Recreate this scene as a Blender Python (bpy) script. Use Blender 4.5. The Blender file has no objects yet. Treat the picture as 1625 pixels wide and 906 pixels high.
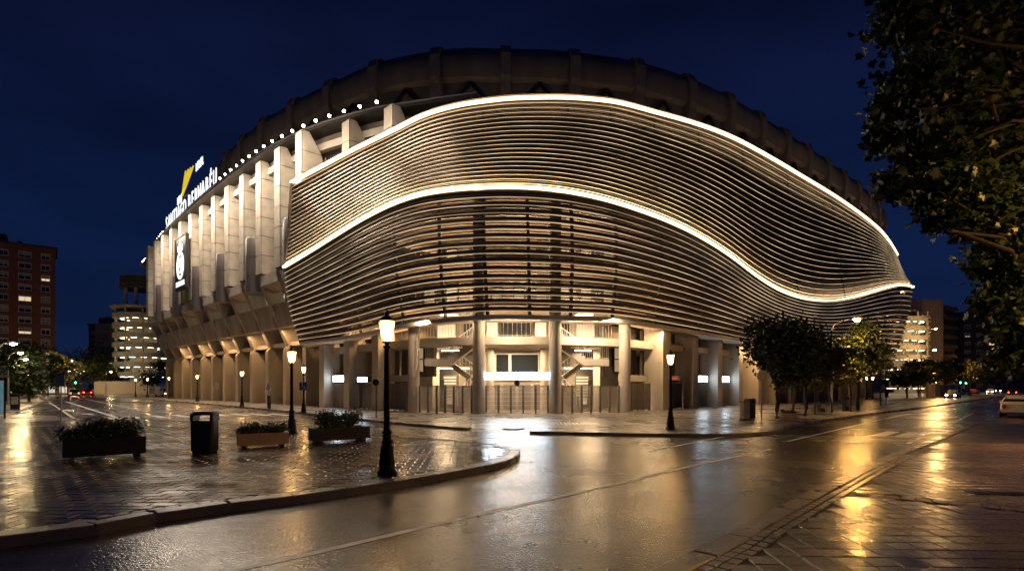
import bpy, bmesh, math, random
from mathutils import Vector, Matrix
R = math.radians
sc = bpy.context.scene
C = sc.collection
# ------------------------------------------------------------------ camera, sky, exposure
FPX, CX, HOR, CAMZ = 870.0, 812.5, 613.0, 2.0        # photo-pixel focal length, centre, horizon
cam_d = bpy.data.cameras.new('camera'); cam = bpy.data.objects.new('camera', cam_d); C.objects.link(cam)
cam.location = (0, 0, CAMZ); cam.rotation_euler = (R(90), 0, 0)
cam_d.sensor_width = 36; cam_d.lens = FPX/1625*36; cam_d.shift_y = (HOR-453)/1625
cam_d.clip_start = 0.1; cam_d.clip_end = 5000
sc.camera = cam
sc.view_settings.view_transform = 'Standard'; sc.view_settings.look = 'None'
sc.view_settings.exposure = 0.45; sc.view_settings.gamma = 1; sc.view_settings.use_curve_mapping = False
sc.cycles.use_denoising = True
sc.cycles.use_light_tree = True
sc.cycles.max_bounces = 6; sc.cycles.diffuse_bounces = 3; sc.cycles.glossy_bounces = 3
sc.cycles.transmission_bounces = 2; sc.cycles.transparent_max_bounces = 4
sc.cycles.sample_clamp_indirect = 6; sc.cycles.sample_clamp_direct = 0
sc.cycles.caustics_reflective = False; sc.cycles.caustics_refractive = False

w = bpy.data.worlds.new('World'); sc.world = w; w.use_nodes = True
wn, wl = w.node_tree.nodes, w.node_tree.links
bg = wn['Background']
tc = wn.new('ShaderNodeTexCoord'); sx = wn.new('ShaderNodeSeparateXYZ'); wl.new(tc.outputs['Generated'], sx.inputs[0])
ramp = wn.new('ShaderNodeValToRGB'); wl.new(sx.outputs['Z'], ramp.inputs[0])
e = ramp.color_ramp.elements                           # late dusk: deep blue, a little paler to the horizon
e[0].position = 0.0; e[0].color = (0.0042, 0.0115, 0.042, 1)
e[1].position = 0.75; e[1].color = (0.0028, 0.0045, 0.021, 1)
e2 = e.new(0.22); e2.color = (0.0032, 0.0095, 0.040, 1)
e3 = e.new(0.45); e3.color = (0.0032, 0.0065, 0.030, 1)
nz = wn.new('ShaderNodeTexNoise'); nz.inputs['Scale'].default_value = 2.2; nz.inputs['Detail'].default_value = 3
mp = wn.new('ShaderNodeMapping'); mp.inputs['Scale'].default_value = (1, 1, 3.2)
wl.new(tc.outputs['Generated'], mp.inputs[0]); wl.new(mp.outputs[0], nz.inputs['Vector'])
mr = wn.new('ShaderNodeMapRange'); mr.inputs['From Min'].default_value = .35; mr.inputs['From Max'].default_value = .7
mr.inputs['To Min'].default_value = 1.3; mr.inputs['To Max'].default_value = .62
wl.new(nz.outputs[0], mr.inputs[0])
mx = wn.new('ShaderNodeVectorMath'); mx.operation = 'SCALE'
wl.new(ramp.outputs[0], mx.inputs[0]); wl.new(mr.outputs[0], mx.inputs['Scale'])
wl.new(mx.outputs[0], bg.inputs['Color'])
bg.inputs['Strength'].default_value = 0.72

# ------------------------------------------------------------------ helpers
rng = random.Random(7)
def V(*a): return Vector(a)
def at(px, py, Y): return Vector(((px-CX)/FPX*Y, Y, CAMZ+(HOR-py)/FPX*Y))
def gnd(px, py, z=0.12):
    Y = FPX*(CAMZ-z)/(py-HOR); return Vector(((px-CX)/FPX*Y, Y, z))
def lerp(a, b, t): return a+(b-a)*t
def table(pts, x):                                     # smooth monotone cubic through a table
    n = len(pts)
    if x <= pts[0][0]: return pts[0][1]
    if x >= pts[-1][0]: return pts[-1][1]
    d = [(pts[i+1][1]-pts[i][1])/(pts[i+1][0]-pts[i][0]) for i in range(n-1)]
    m = [d[0]]+[0 if d[i-1]*d[i] <= 0 else 2*d[i-1]*d[i]/(d[i-1]+d[i]) for i in range(1, n-1)]+[d[-1]]
    for i in range(n-1):
        if x <= pts[i+1][0]:
            h = pts[i+1][0]-pts[i][0]; t = (x-pts[i][0])/h
            return ((2*t**3-3*t*t+1)*pts[i][1]+(t**3-2*t*t+t)*h*m[i]+(-2*t**3+3*t*t)*pts[i+1][1]+(t**3-t*t)*h*m[i+1])

MATS = {}
def mat(name, col=(.5, .5, .5), rough=.6, metal=0., var=.2, scale=2., bump=0., bscale=60., emis=None, es=0.,
        rvar=0., obj_rand=0., spec=.5, sample=None, coat=0., streak=False):
    if name in MATS: return MATS[name]
    m = bpy.data.materials.new(name); m.use_nodes = True; MATS[name] = m
    nt = m.node_tree; N, L = nt.nodes, nt.links; b = N['Principled BSDF']
    b.inputs['Base Color'].default_value = (*col, 1); b.inputs['Roughness'].default_value = rough
    b.inputs['Metallic'].default_value = metal; b.inputs['Specular IOR Level'].default_value = spec
    if coat: b.inputs['Coat Weight'].default_value = coat; b.inputs['Coat Roughness'].default_value = .08
    if emis:
        b.inputs['Emission Color'].default_value = (*emis, 1); b.inputs['Emission Strength'].default_value = es
        if sample: m.cycles.emission_sampling = sample
    if var or bump or rvar or obj_rand:
        t = N.new('ShaderNodeTexCoord'); src = t.outputs['Object']
        if streak:
            mpn = N.new('ShaderNodeMapping'); mpn.inputs['Scale'].default_value = (1, 1, .12)
            L.new(src, mpn.inputs[0]); src = mpn.outputs[0]
        if var or rvar:
            n1 = N.new('ShaderNodeTexNoise'); n1.inputs['Scale'].default_value = scale; n1.inputs['Detail'].default_value = 5
            L.new(src, n1.inputs['Vector'])
            r1 = N.new('ShaderNodeMapRange'); r1.inputs['From Min'].default_value = .3; r1.inputs['From Max'].default_value = .7
            r1.inputs['To Min'].default_value = 1-var; r1.inputs['To Max'].default_value = 1+var
            L.new(n1.outputs[0], r1.inputs[0]); fac = r1.outputs[0]
            if obj_rand:
                oi = N.new('ShaderNodeObjectInfo'); r2 = N.new('ShaderNodeMapRange')
                r2.inputs['To Min'].default_value = 1-obj_rand; r2.inputs['To Max'].default_value = 1+obj_rand
                L.new(oi.outputs['Random'], r2.inputs[0])
                mm = N.new('ShaderNodeMath'); mm.operation = 'MULTIPLY'; L.new(fac, mm.inputs[0]); L.new(r2.outputs[0], mm.inputs[1]); fac = mm.outputs[0]
            vm = N.new('ShaderNodeVectorMath'); vm.operation = 'SCALE'; vm.inputs[0].default_value = col
            L.new(fac, vm.inputs['Scale']); L.new(vm.outputs[0], b.inputs['Base Color'])
            if rvar:
                r3 = N.new('ShaderNodeMapRange'); r3.inputs['From Min'].default_value = .35; r3.inputs['From Max'].default_value = .65
                r3.inputs['To Min'].default_value = max(.03, rough-rvar); r3.inputs['To Max'].default_value = rough+rvar
                n3 = N.new('ShaderNodeTexNoise'); n3.inputs['Scale'].default_value = scale*.6; n3.inputs['Detail'].default_value = 3
                L.new(src, n3.inputs['Vector']); L.new(n3.outputs[0], r3.inputs[0]); L.new(r3.outputs[0], b.inputs['Roughness'])
        if bump:
            n2 = N.new('ShaderNodeTexNoise'); n2.inputs['Scale'].default_value = bscale; n2.inputs['Detail'].default_value = 4
            L.new(t.outputs['Object'], n2.inputs['Vector'])
            bp = N.new('ShaderNodeBump'); bp.inputs['Strength'].default_value = min(1, bump*20) if bump < .05 else 1; bp.inputs['Distance'].default_value = bump
            L.new(n2.outputs[0], bp.inputs['Height']); L.new(bp.outputs[0], b.inputs['Normal'])
    return m

def wet(name, col, r_wet, r_dry, grain=90., gd=.004, patch=.35, var=.3, brick=None, mid=.5, wave=(4, .006), soft=.16, gdet=4):
    """rain-wet ground: smooth water film in patches over a grainy surface"""
    m = bpy.data.materials.new(name); m.use_nodes = True; MATS[name] = m
    N, L = m.node_tree.nodes, m.node_tree.links; b = N['Principled BSDF']
    g = N.new('ShaderNodeNewGeometry')
    n1 = N.new('ShaderNodeTexNoise'); n1.inputs['Scale'].default_value = patch; n1.inputs['Detail'].default_value = 6; n1.inputs['Roughness'].default_value = .6
    L.new(g.outputs['Position'], n1.inputs['Vector'])
    r1 = N.new('ShaderNodeMapRange'); r1.inputs['From Min'].default_value = mid-soft; r1.inputs['From Max'].default_value = mid+soft
    r1.inputs['To Min'].default_value = r_wet; r1.inputs['To Max'].default_value = r_dry
    L.new(n1.outputs[0], r1.inputs[0]); L.new(r1.outputs[0], b.inputs['Roughness'])
    n2 = N.new('ShaderNodeTexNoise'); n2.inputs['Scale'].default_value = grain; n2.inputs['Detail'].default_value = gdet; n2.inputs['Roughness'].default_value = .65
    L.new(g.outputs['Position'], n2.inputs['Vector'])
    n4 = N.new('ShaderNodeTexNoise'); n4.inputs['Scale'].default_value = 1.3; n4.inputs['Detail'].default_value = 5
    L.new(g.outputs['Position'], n4.inputs['Vector'])
    ad = N.new('ShaderNodeMath'); ad.operation = 'ADD'; L.new(n2.outputs[0], ad.inputs[0]); L.new(n4.outputs[0], ad.inputs[1])
    r2 = N.new('ShaderNodeMapRange'); r2.inputs['From Min'].default_value = .7; r2.inputs['From Max'].default_value = 1.3
    r2.inputs['To Min'].default_value = 1-var; r2.inputs['To Max'].default_value = 1+var
    L.new(ad.outputs[0], r2.inputs[0])
    vm = N.new('ShaderNodeVectorMath'); vm.operation = 'SCALE'; vm.inputs[0].default_value = col
    L.new(r2.outputs[0], vm.inputs['Scale']); cout = vm.outputs[0]
    hsrc = n2.outputs[0]
    if brick:
        bt = N.new('ShaderNodeTexBrick'); bt.inputs['Scale'].default_value = 1; bt.inputs['Brick Width'].default_value = brick[0]; bt.inputs['Row Height'].default_value = brick[1]
        bt.inputs['Mortar Size'].default_value = brick[2]; bt.offset = brick[3]
        bt.inputs['Color1'].default_value = (1.15,)*3+(1,); bt.inputs['Color2'].default_value = (.8,)*3+(1,); bt.inputs['Mortar'].default_value = (.3,)*3+(1,)
        L.new(g.outputs['Position'], bt.inputs['Vector'])
        ml = N.new('ShaderNodeVectorMath'); ml.operation = 'MULTIPLY'; L.new(cout, ml.inputs[0]); L.new(bt.outputs['Color'], ml.inputs[1]); cout = ml.outputs[0]
    L.new(cout, b.inputs['Base Color'])
    bp = N.new('ShaderNodeBump'); bp.inputs['Strength'].default_value = .8; bp.inputs['Distance'].default_value = gd
    n5 = N.new('ShaderNodeTexNoise'); n5.inputs['Scale'].default_value = wave[0]; n5.inputs['Detail'].default_value = 3
    L.new(g.outputs['Position'], n5.inputs['Vector'])
    bp2 = N.new('ShaderNodeBump'); bp2.inputs['Strength'].default_value = .5; bp2.inputs['Distance'].default_value = wave[1]
    L.new(n5.outputs[0], bp2.inputs['Height']); L.new(bp2.outputs[0], bp.inputs['Normal'])
    L.new(hsrc, bp.inputs['Height']); L.new(bp.outputs[0], b.inputs['Normal'])
    b.inputs['Specular IOR Level'].default_value = .6
    return m

ORG = {}
class MB:
    def __init__(s): s.v = []; s.f = []; s.m = []
    def face(s, pts, mi=0):
        i = len(s.v); s.v.extend([Vector(p) for p in pts]); s.f.append(tuple(range(i, i+len(pts)))); s.m.append(mi)
    def box(s, c, d, rz=0., mi=0, M=None):
        c = Vector(c); hx, hy, hz = d[0]/2, d[1]/2, d[2]/2; i = len(s.v); rm = Matrix.Rotation(rz, 3, 'Z') if M is None else M
        for x, y, z in ((-1,-1,-1),(1,-1,-1),(1,1,-1),(-1,1,-1),(-1,-1,1),(1,-1,1),(1,1,1),(-1,1,1)):
            s.v.append(c+rm@Vector((x*hx, y*hy, z*hz)))
        for q in ((0,3,2,1),(4,5,6,7),(0,1,5,4),(1,2,6,5),(2,3,7,6),(3,0,4,7)):
            s.f.append(tuple(i+k for k in q)); s.m.append(mi)
    def prism(s, poly, d, mi=0):                       # poly: 3-D outline, d: extrusion vector
        i = len(s.v); n = len(poly); d = Vector(d); poly = [Vector(p) for p in poly]
        s.v.extend(poly); s.v.extend([p+d for p in poly])
        s.f.append(tuple(range(i+n-1, i-1, -1))); s.f.append(tuple(range(i+n, i+2*n))); s.m += [mi, mi]
        for k in range(n):
            s.f.append((i+k, i+(k+1) % n, i+n+(k+1) % n, i+n+k)); s.m.append(mi)
    def beam(s, a, b, wd, h, mi=0):                    # box beam between two points
        a, b = Vector(a), Vector(b); t = (b-a).normalized(); sd = t.cross(Vector((0, 0, 1)))
        sd = Vector((1, 0, 0)) if sd.length < 1e-4 else sd.normalized(); u = sd.cross(t).normalized()
        M = Matrix((t, sd, u)).transposed(); s.box((a+b)/2, ((b-a).length, wd, h), mi=mi, M=M)
    def tube(s, pts, r, n=6, mi=0, cap=True):
        pts = [Vector(p) for p in pts]; rs = r if isinstance(r, (list, tuple)) else [r]*len(pts); i0 = len(s.v)
        for k, p in enumerate(pts):
            t = (pts[min(k+1, len(pts)-1)]-pts[max(k-1, 0)]).normalized()
            a = t.cross(Vector((0, 0, 1))); a = t.cross(Vector((1, 0, 0))) if a.length < .05 else a
            a.normalize(); bb = t.cross(a)
            for j in range(n):
                an = 2*math.pi*j/n; s.v.append(p+(a*math.cos(an)+bb*math.sin(an))*rs[k])
        for k in range(len(pts)-1):
            for j in range(n):
                q = i0+k*n; s.f.append((q+j, q+(j+1) % n, q+n+(j+1) % n, q+n+j)); s.m.append(mi)
        if cap:
            s.f.append(tuple(i0+j for j in reversed(range(n)))); q = i0+(len(pts)-1)*n; s.f.append(tuple(q+j for j in range(n))); s.m += [mi, mi]
    def lathe(s, prof, c=(0, 0, 0), n=16, mi=0, a0=0., a1=2*math.pi):
        c = Vector(c); i0 = len(s.v); full = abs(a1-a0-2*math.pi) < 1e-6; m = n if full else n+1
        for r, z in prof:
            for j in range(m):
                an = a0+(a1-a0)*j/n; s.v.append(c+Vector((r*math.cos(an), r*math.sin(an), z)))
        for k in range(len(prof)-1):
            for j in range(n):
                q = i0+k*m; j2 = (j+1) % m; s.f.append((q+j, q+j2, q+m+j2, q+m+j)); s.m.append(mi)
        if full:
            s.f.append(tuple(i0+j for j in reversed(range(m)))); q = i0+(len(prof)-1)*m; s.f.append(tuple(q+j for j in range(m))); s.m += [mi, mi]
    def sweep(s, pts, nrm, sec, mis=None, cap=True):   # sec: ring of (outward, up) offsets
        i0 = len(s.v); k = len(sec)
        for p, nn in zip(pts, nrm):
            for (o, z) in sec: s.v.append(p+nn*o+Vector((0, 0, z)))
        for i in range(len(pts)-1):
            for j in range(k):
                q = i0+i*k; s.f.append((q+j, q+k+j, q+k+(j+1) % k, q+(j+1) % k)); s.m.append(mis[j] if mis else 0)
        if cap:
            s.f.append(tuple(i0+j for j in range(k))); q = i0+(len(pts)-1)*k; s.f.append(tuple(q+j for j in reversed(range(k)))); s.m += [0, 0]
    def grid(s, rows, mi=0):                           # rows of equal length of points
        i0 = len(s.v); n = len(rows[0])
        for r in rows: s.v.extend([Vector(p) for p in r])
        for a in range(len(rows)-1):
            for b in range(n-1):
                q = i0+a*n+b; s.f.append((q, q+1, q+n+1, q+n)); s.m.append(mi)
    def build(s, name, mats, parent=None, local=False, label=None, smooth=False, loc=None, rz=0., kind=None):
        off = Vector((0, 0, 0)) if (local or parent is None) else ORG.get(parent.name, Vector((0, 0, 0)))
        me = bpy.data.meshes.new(name)
        me.from_pydata([tuple(p-off) for p in s.v], [], s.f)
        for m_ in (mats if isinstance(mats, (list, tuple)) else [mats]): me.materials.append(m_)
        me.polygons.foreach_set('material_index', s.m)
        if smooth: me.polygons.foreach_set('use_smooth', [True]*len(me.polygons))
        me.update()
        o = bpy.data.objects.new(name, me); C.objects.link(o)
        if smooth:
            try: me.set_sharp_from_angle(angle=R(40))
            except Exception: pass
        if parent is not None: o.parent = parent; ORG[o.name] = off.copy()
        if loc is not None: o.location = loc
        o.rotation_euler.z = rz
        if label: o['label'] = label
        if kind: o['kind'] = kind
        return o
def tag(o, label, cat, group=None):
    o['label'] = label; o['category'] = cat
    if group: o['group'] = group
    return o
def thing(name, label, cat, loc=(0, 0, 0), rz=0., group=None):
    o = bpy.data.objects.new(name, None); C.objects.link(o); o.location = loc; o.rotation_euler.z = rz
    o.empty_display_size = .3
    ORG[o.name] = Vector(loc)
    return tag(o, label, cat, group)
def dup_part(src, parent, loc, rz=0., scale=None):     # another piece sharing its mesh
    o = bpy.data.objects.new(src.name.split('.')[0], src.data); C.objects.link(o); o.parent = parent; o.location = loc
    o.rotation_euler.z = rz; ORG[o.name] = ORG.get(parent.name, Vector((0, 0, 0))) if parent else Vector((0, 0, 0))
    if scale: o.scale = scale
    return o
def dup(root, loc, rz=0., label=None, group=None, scale=1.):
    r = root.copy(); C.objects.link(r); r.location = loc; r.rotation_euler.z = rz; r.scale = (scale,)*3
    if label: r['label'] = label
    if group: r['group'] = group
    for ch in list(root.children):
        c = ch.copy(); C.objects.link(c); c.parent = r
        for g in list(ch.children):
            d = g.copy(); C.objects.link(d); d.parent = c
    return r
def structure(o): o['kind'] = 'structure'; return o
def area(name, loc, size, power, col, rot, parent=None, spread=180):
    d = bpy.data.lights.new(name, 'AREA'); d.shape = 'RECTANGLE'; d.size, d.size_y = size; d.energy = power; d.color = col; d.spread = R(spread)
    o = bpy.data.objects.new(name, d); C.objects.link(o); o.location = loc; o.rotation_euler = rot
    return o
def point(name, loc, power, col, rad=.1):
    d = bpy.data.lights.new(name, 'POINT'); d.energy = power; d.color = col; d.shadow_soft_size = rad
    o = bpy.data.objects.new(name, d); C.objects.link(o); o.location = loc
    return o

WARM = (1, .60, .26); GOLD = (1, .77, .46); SODIUM = (1, .50, .13); WHITE = (.86, .93, 1)
# ------------------------------------------------------------------ materials
m_asph = wet('asphalt', (.055, .048, .045), .12, .36, grain=23, gd=.0085, patch=.22, var=.6, wave=(2.2, .012), soft=.22, gdet=1.6)
m_pave_far = wet('pavement_slabs', (.22, .19, .165), .20, .42, grain=70, gd=.002, patch=.5, var=.2, brick=(.62, .62, .012, 0.))
m_mortar = wet('wet_mortar', (.045, .038, .033), .3, .5, grain=120, gd=.003, patch=.6, brick=(.4, .25, .012, .5))
m_paver = wet('brick_paver', (.115, .086, .068), .12, .30, grain=25, gd=.0016, patch=.55, var=.28)
m_tile = wet('paving_tile', (.17, .133, .10), .12, .32, grain=25, gd=.0016, patch=.6, var=.25)
m_kerb = wet('kerb_granite', (.20, .18, .16), .18, .42, grain=160, gd=.001, patch=.8, var=.25)
m_ground = wet('ground_dark', (.05, .047, .045), .3, .5, grain=30, gd=.003)
m_conc = mat('concrete', (.36, .315, .265), .75, var=.22, scale=.7, bump=.004, bscale=25, streak=True)
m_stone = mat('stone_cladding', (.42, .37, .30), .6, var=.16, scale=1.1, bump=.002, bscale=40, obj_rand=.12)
m_joint = mat('joint', (.07, .06, .05), .9, var=.1)
m_drum = mat('drum_metal', (.13, .11, .107), .45, .3, var=.15, scale=2, streak=True)
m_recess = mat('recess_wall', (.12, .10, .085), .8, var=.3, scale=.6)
m_dark = mat('dark_metal', (.022, .020, .019), .5, .3, var=.2)
m_roof = mat('roof_panel', (.16, .125, .10), .7, .0, var=.25, scale=.5, streak=True)
m_rib = mat('roof_rib', (.20, .155, .12), .65, .0, var=.2, scale=.8)
m_louvre = mat('louvre_steel', (.24, .18, .14), .38, .6, var=.15, scale=.6)
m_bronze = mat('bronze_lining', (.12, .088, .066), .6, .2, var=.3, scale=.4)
m_led = mat('led_line', (.8, .7, .5), .5, var=0, emis=(1, .74, .43), es=.5, sample='NONE')
m_led2 = mat('led_line_low', (.8, .7, .5), .5, var=0, emis=(1, .74, .43), es=.42, sample='NONE')
m_strip = mat('light_strip', (.9, .85, .7), .5, var=0, emis=(1, .74, .44), es=14.)
for m_ in (m_led, m_led2):                              # LED runs differ a little in output
    N_, L_ = m_.node_tree.nodes, m_.node_tree.links; t_ = N_.new('ShaderNodeTexCoord'); n_ = N_.new('ShaderNodeTexNoise'); n_.inputs['Scale'].default_value = .22; n_.inputs['Detail'].default_value = 3
    mp_ = N_.new('ShaderNodeMapping'); mp_.inputs['Scale'].default_value = (1, 1, 2.5); L_.new(t_.outputs['Object'], mp_.inputs[0]); L_.new(mp_.outputs[0], n_.inputs['Vector'])
    r_ = N_.new('ShaderNodeMapRange'); r_.inputs['From Min'].default_value = .35; r_.inputs['From Max'].default_value = .65
    e_ = N_['Principled BSDF'].inputs['Emission Strength'].default_value; r_.inputs['To Min'].default_value = e_*.35; r_.inputs['To Max'].default_value = e_*1.35
    L_.new(n_.outputs[0], r_.inputs[0]); L_.new(r_.outputs[0], N_['Principled BSDF'].inputs['Emission Strength'])
m_cove = mat('cove_metal', (.45, .36, .24), .4, .5, var=.1)
m_sill = mat('sill_paint', (.62, .58, .52), .5, var=.1)
m_white = mat('white_paint', (.75, .73, .7), .5, var=.08)
m_panel = mat('gate_panel', (.20, .185, .165), .5, .4, var=.15, obj_rand=.1)
m_steel = mat('railing_steel', (.5, .47, .43), .35, .8, var=.05)
m_box = mat('sign_light', (.9, .9, .9), .5, var=0, emis=(.60, .81, 1), es=15.)
m_boxs = mat('small_sign_light', (.9, .9, .9), .5, var=0, emis=(.70, .86, 1), es=13.)
m_tube = mat('tube_light', (.9, .9, .9), .5, var=0, emis=(1, .82, .55), es=6.)
m_strip_f = mat('light_strip_face', (.9, .85, .7), .5, var=0, emis=(1, .75, .40), es=2.2)
m_flood = mat('floodlight_lens', (.9, .9, .9), .3, var=0, emis=(1, .93, .8), es=30.)
m_glass_d = mat('dark_glass', (.02, .025, .03), .08, var=0)
m_glow = mat('lantern_glass', (.9, .8, .6), .4, var=0, emis=(1, .56, .20), es=2.6)
m_bulb = mat('lamp_bulb', (.9, .8, .6), .4, var=0, emis=(1, .62, .27), es=340.)
N_, L_ = m_glow.node_tree.nodes, m_glow.node_tree.links   # clear panes with a warm glow of their own
tr_ = N_.new('ShaderNodeBsdfTransparent'); tr_.inputs[0].default_value = (1, .86, .66, 1); ms_ = N_.new('ShaderNodeMixShader'); ms_.inputs[0].default_value = .5
L_.new(tr_.outputs[0], ms_.inputs[1]); L_.new(N_['Principled BSDF'].outputs[0], ms_.inputs[2]); L_.new(ms_.outputs[0], N_['Material Output'].inputs['Surface'])
m_iron = mat('cast_iron', (.018, .015, .013), .38, .5, var=.2, scale=12, bump=.001, bscale=80)
m_letter = mat('sign_letter', (.9, .9, .9), .5, var=0, emis=(.93, .97, 1), es=.85, sample='NONE')
m_yellow = mat('sail_yellow', (.8, .6, .02), .5, var=0, emis=(1, .72, .03), es=.5, sample='NONE')
m_black = mat('sign_black', (.006, .007, .008), .4, var=.1)
m_brick = mat('brick_wall', (.30, .115, .07), .85, var=.2, scale=1.2, bump=.01, bscale=9)
m_pale = mat('pale_render', (.45, .38, .31), .8, var=.12, scale=.2, streak=True)
m_darkb = mat('dark_render', (.10, .085, .075), .8, var=.2, scale=.3)
m_shut = mat('shutter', (.42, .39, .34), .7, var=.1, obj_rand=.35)
m_leaf = mat('leaf_green', (.050, .072, .016), .42, var=.45, scale=1.6)
m_leafd = mat('leaf_dark', (.028, .042, .014), .42, var=.45, scale=1.6)
m_leafy = mat('leaf_yellow', (.15, .135, .018), .45, var=.4, scale=2)
m_bark = mat('bark', (.055, .042, .032), .9, var=.3, scale=6, bump=.01, bscale=30)
m_soil = mat('soil', (.02, .015, .011), .9, var=.3)
m_plw = mat('planter_dark', (.022, .018, .016), .45, var=.25, scale=5, rvar=.1)
m_plo = mat('planter_tan', (.62, .44, .24), .55, var=.12, scale=3, bump=.001)
m_bin = mat('bin_paint', (.030, .030, .026), .42, .2, var=.2, scale=6)
m_mark = mat('road_paint', (.80, .78, .73), .4, var=.25, scale=3)

# ------------------------------------------------------------------ ground, road, pavements
b = MB(); b.face([(-900, -60, -.03), (900, -60, -.03), (900, 1500, -.03), (-900, 1500, -.03)]); structure(b.build('ground', m_ground))
b = MB(); b.face([(-170, -20, 0), (420, -20, 0), (420, 430, 0), (-170, 430, 0)]); structure(b.build('road', m_asph))

def ngon_slab(name, poly, top, bottom, m_top, m_side):
    bm = bmesh.new()
    vt = [bm.verts.new((x, y, top)) for x, y in poly]; vb = [bm.verts.new((x, y, bottom)) for x, y in poly]
    f = bm.faces.new(vt); n = len(poly)
    for k in range(n):
        q = bm.faces.new((vb[k], vb[(k+1) % n], vt[(k+1) % n], vt[k])); q.material_index = 1
    bm.normal_update(); bmesh.ops.triangulate(bm, faces=[f], ngon_method='EAR_CLIP'); bmesh.ops.recalc_face_normals(bm, faces=bm.faces)
    me = bpy.data.meshes.new(name); bm.to_mesh(me); bm.free()
    me.materials.append(m_top); me.materials.append(m_side)
    o = bpy.data.objects.new(name, me); C.objects.link(o); return structure(o)
def inside(p, poly):
    x, y = p[0], p[1]; r = False; n = len(poly)
    for i in range(n):
        (x1, y1), (x2, y2) = poly[i], poly[(i+1) % n]
        if (y1 > y) != (y2 > y) and x < (x2-x1)*(y-y1)/(y2-y1)+x1: r = not r
    return r
def dist_edge(p, line):
    best = 1e9; P_ = Vector((p[0], p[1]))
    for a, c in zip(line, line[1:]):
        a_, c_ = Vector(a), Vector(c); d = c_-a_; t = max(0, min(1, (P_-a_).dot(d)/max(1e-9, d.length_squared))); best = min(best, (P_-(a_+d*t)).length)
    return best
def smooth_line(pts, n=6):                             # Catmull-Rom
    out = []; q = [Vector(p) for p in pts]
    for i in range(len(q)-1):
        p0, p1, p2, p3 = q[max(i-1, 0)], q[i], q[i+1], q[min(i+2, len(q)-1)]
        for k in range(n):
            t = k/n; out.append(tuple(.5*((2*p1)+(p2-p0)*t+(2*p0-5*p1+4*p2-p3)*t*t+(3*p1-p0-3*p2+p3)*t**3)))
    out.append(tuple(q[-1])); return out
def resample(line, step):
    out = [Vector(line[0])]; acc = 0; last = Vector(line[0])
    for p in line[1:]:
        p = Vector(p)
        while (p-last).length+acc >= step:
            d = p-last; last = last+d.normalized()*(step-acc); acc = 0; out.append(last.copy())
        acc += (p-last).length; last = p
    return out
PAVZ = .12
def laid(parent, name, mesh_o, items, limit=300, m=None):
    """items: (x, y, z, rz, sx, sy) nearest first; first `limit` become parts, the rest one stuff part"""
    items.sort(key=lambda q: q[0]**2+q[1]**2)
    for q in items[:limit]:
        o = bpy.data.objects.new(name, mesh_o); C.objects.link(o); o.parent = parent; o.location = q[:3]
        o.rotation_euler = (rng.gauss(0, .010), rng.gauss(0, .010), q[3]); o.scale = (q[4], q[5], 1)
    rest = items[limit:]
    if rest:
        mb = MB(); bv = [v.co.copy() for v in mesh_o.vertices]; bf = [tuple(p.vertices) for p in mesh_o.polygons]
        for q in rest:
            M = Matrix.Translation(Vector(q[:3]))@Matrix.Rotation(q[3], 4, 'Z')@Matrix.Rotation(rng.gauss(0, .010), 4, 'X')@Matrix.Rotation(rng.gauss(0, .010), 4, 'Y')@Matrix.Diagonal((q[4], q[5], 1, 1))
            i = len(mb.v); mb.v.extend([M@v for v in bv])
            for f in bf: mb.f.append(tuple(i+k for k in f)); mb.m.append(0)
        mb.build(name+'_field', m, parent, local=True, kind='stuff')
def stone_mesh(name, sx, sy, h, bev, m):
    mb = MB(); x, y = sx/2, sy/2; i, j = x-bev, y-bev
    lo = [(-x,-y,-h), (x,-y,-h), (x,y,-h), (-x,y,-h)]; mi_ = [(-x,-y,-bev), (x,-y,-bev), (x,y,-bev), (-x,y,-bev)]; hi = [(-i,-j,0), (i,-j,0), (i,j,0), (-i,j,0)]
    for k in range(4):
        l = (k+1) % 4; mb.face([lo[k], lo[l], mi_[l], mi_[k]]); mb.face([mi_[k], mi_[l], hi[l], hi[k]])
    mb.face(hi)
    me = bpy.data.meshes.new(name); me.from_pydata([tuple(v) for v in mb.v], [], mb.f); me.materials.append(m); return me
me_paver = stone_mesh('paver', .392, .242, .03, .014, m_paver)
me_tile = stone_mesh('tile', .296, .296, .03, .013, m_tile)
me_kerb = stone_mesh('kerb_stone', .98, .30, .16, .018, m_kerb)
me_sett = stone_mesh('sett', .19, .11, .03, .008, m_kerb)
def kerbs(parent, line, inset=.15, limit=300, zt=PAVZ+.026, step=1.0, cut=None):
    pts = resample(line, step); items = []
    for a, c in zip(pts, pts[1:]):
        mid = (a+c)/2; d = (c-a).normalized(); nn = Vector((-d.y, d.x))
        if cut and cut(mid): continue
        p = mid+nn*inset; items.append((p.x, p.y, zt, math.atan2(d.y, d.x), (c-a).length/1.0, 1))
    laid(parent, 'kerb_stone', me_kerb, items, limit, m_kerb)
def setts(parent, line, inset, zt=PAVZ+.018):
    pts = resample(line, .21); items = []
    for a, c in zip(pts, pts[1:]):
        d = (c-a).normalized(); nn = Vector((-d.y, d.x)); p = (a+c)/2+nn*inset
        items.append((p.x, p.y, zt, math.atan2(d.y, d.x), 1, 1))
    return items

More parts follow.
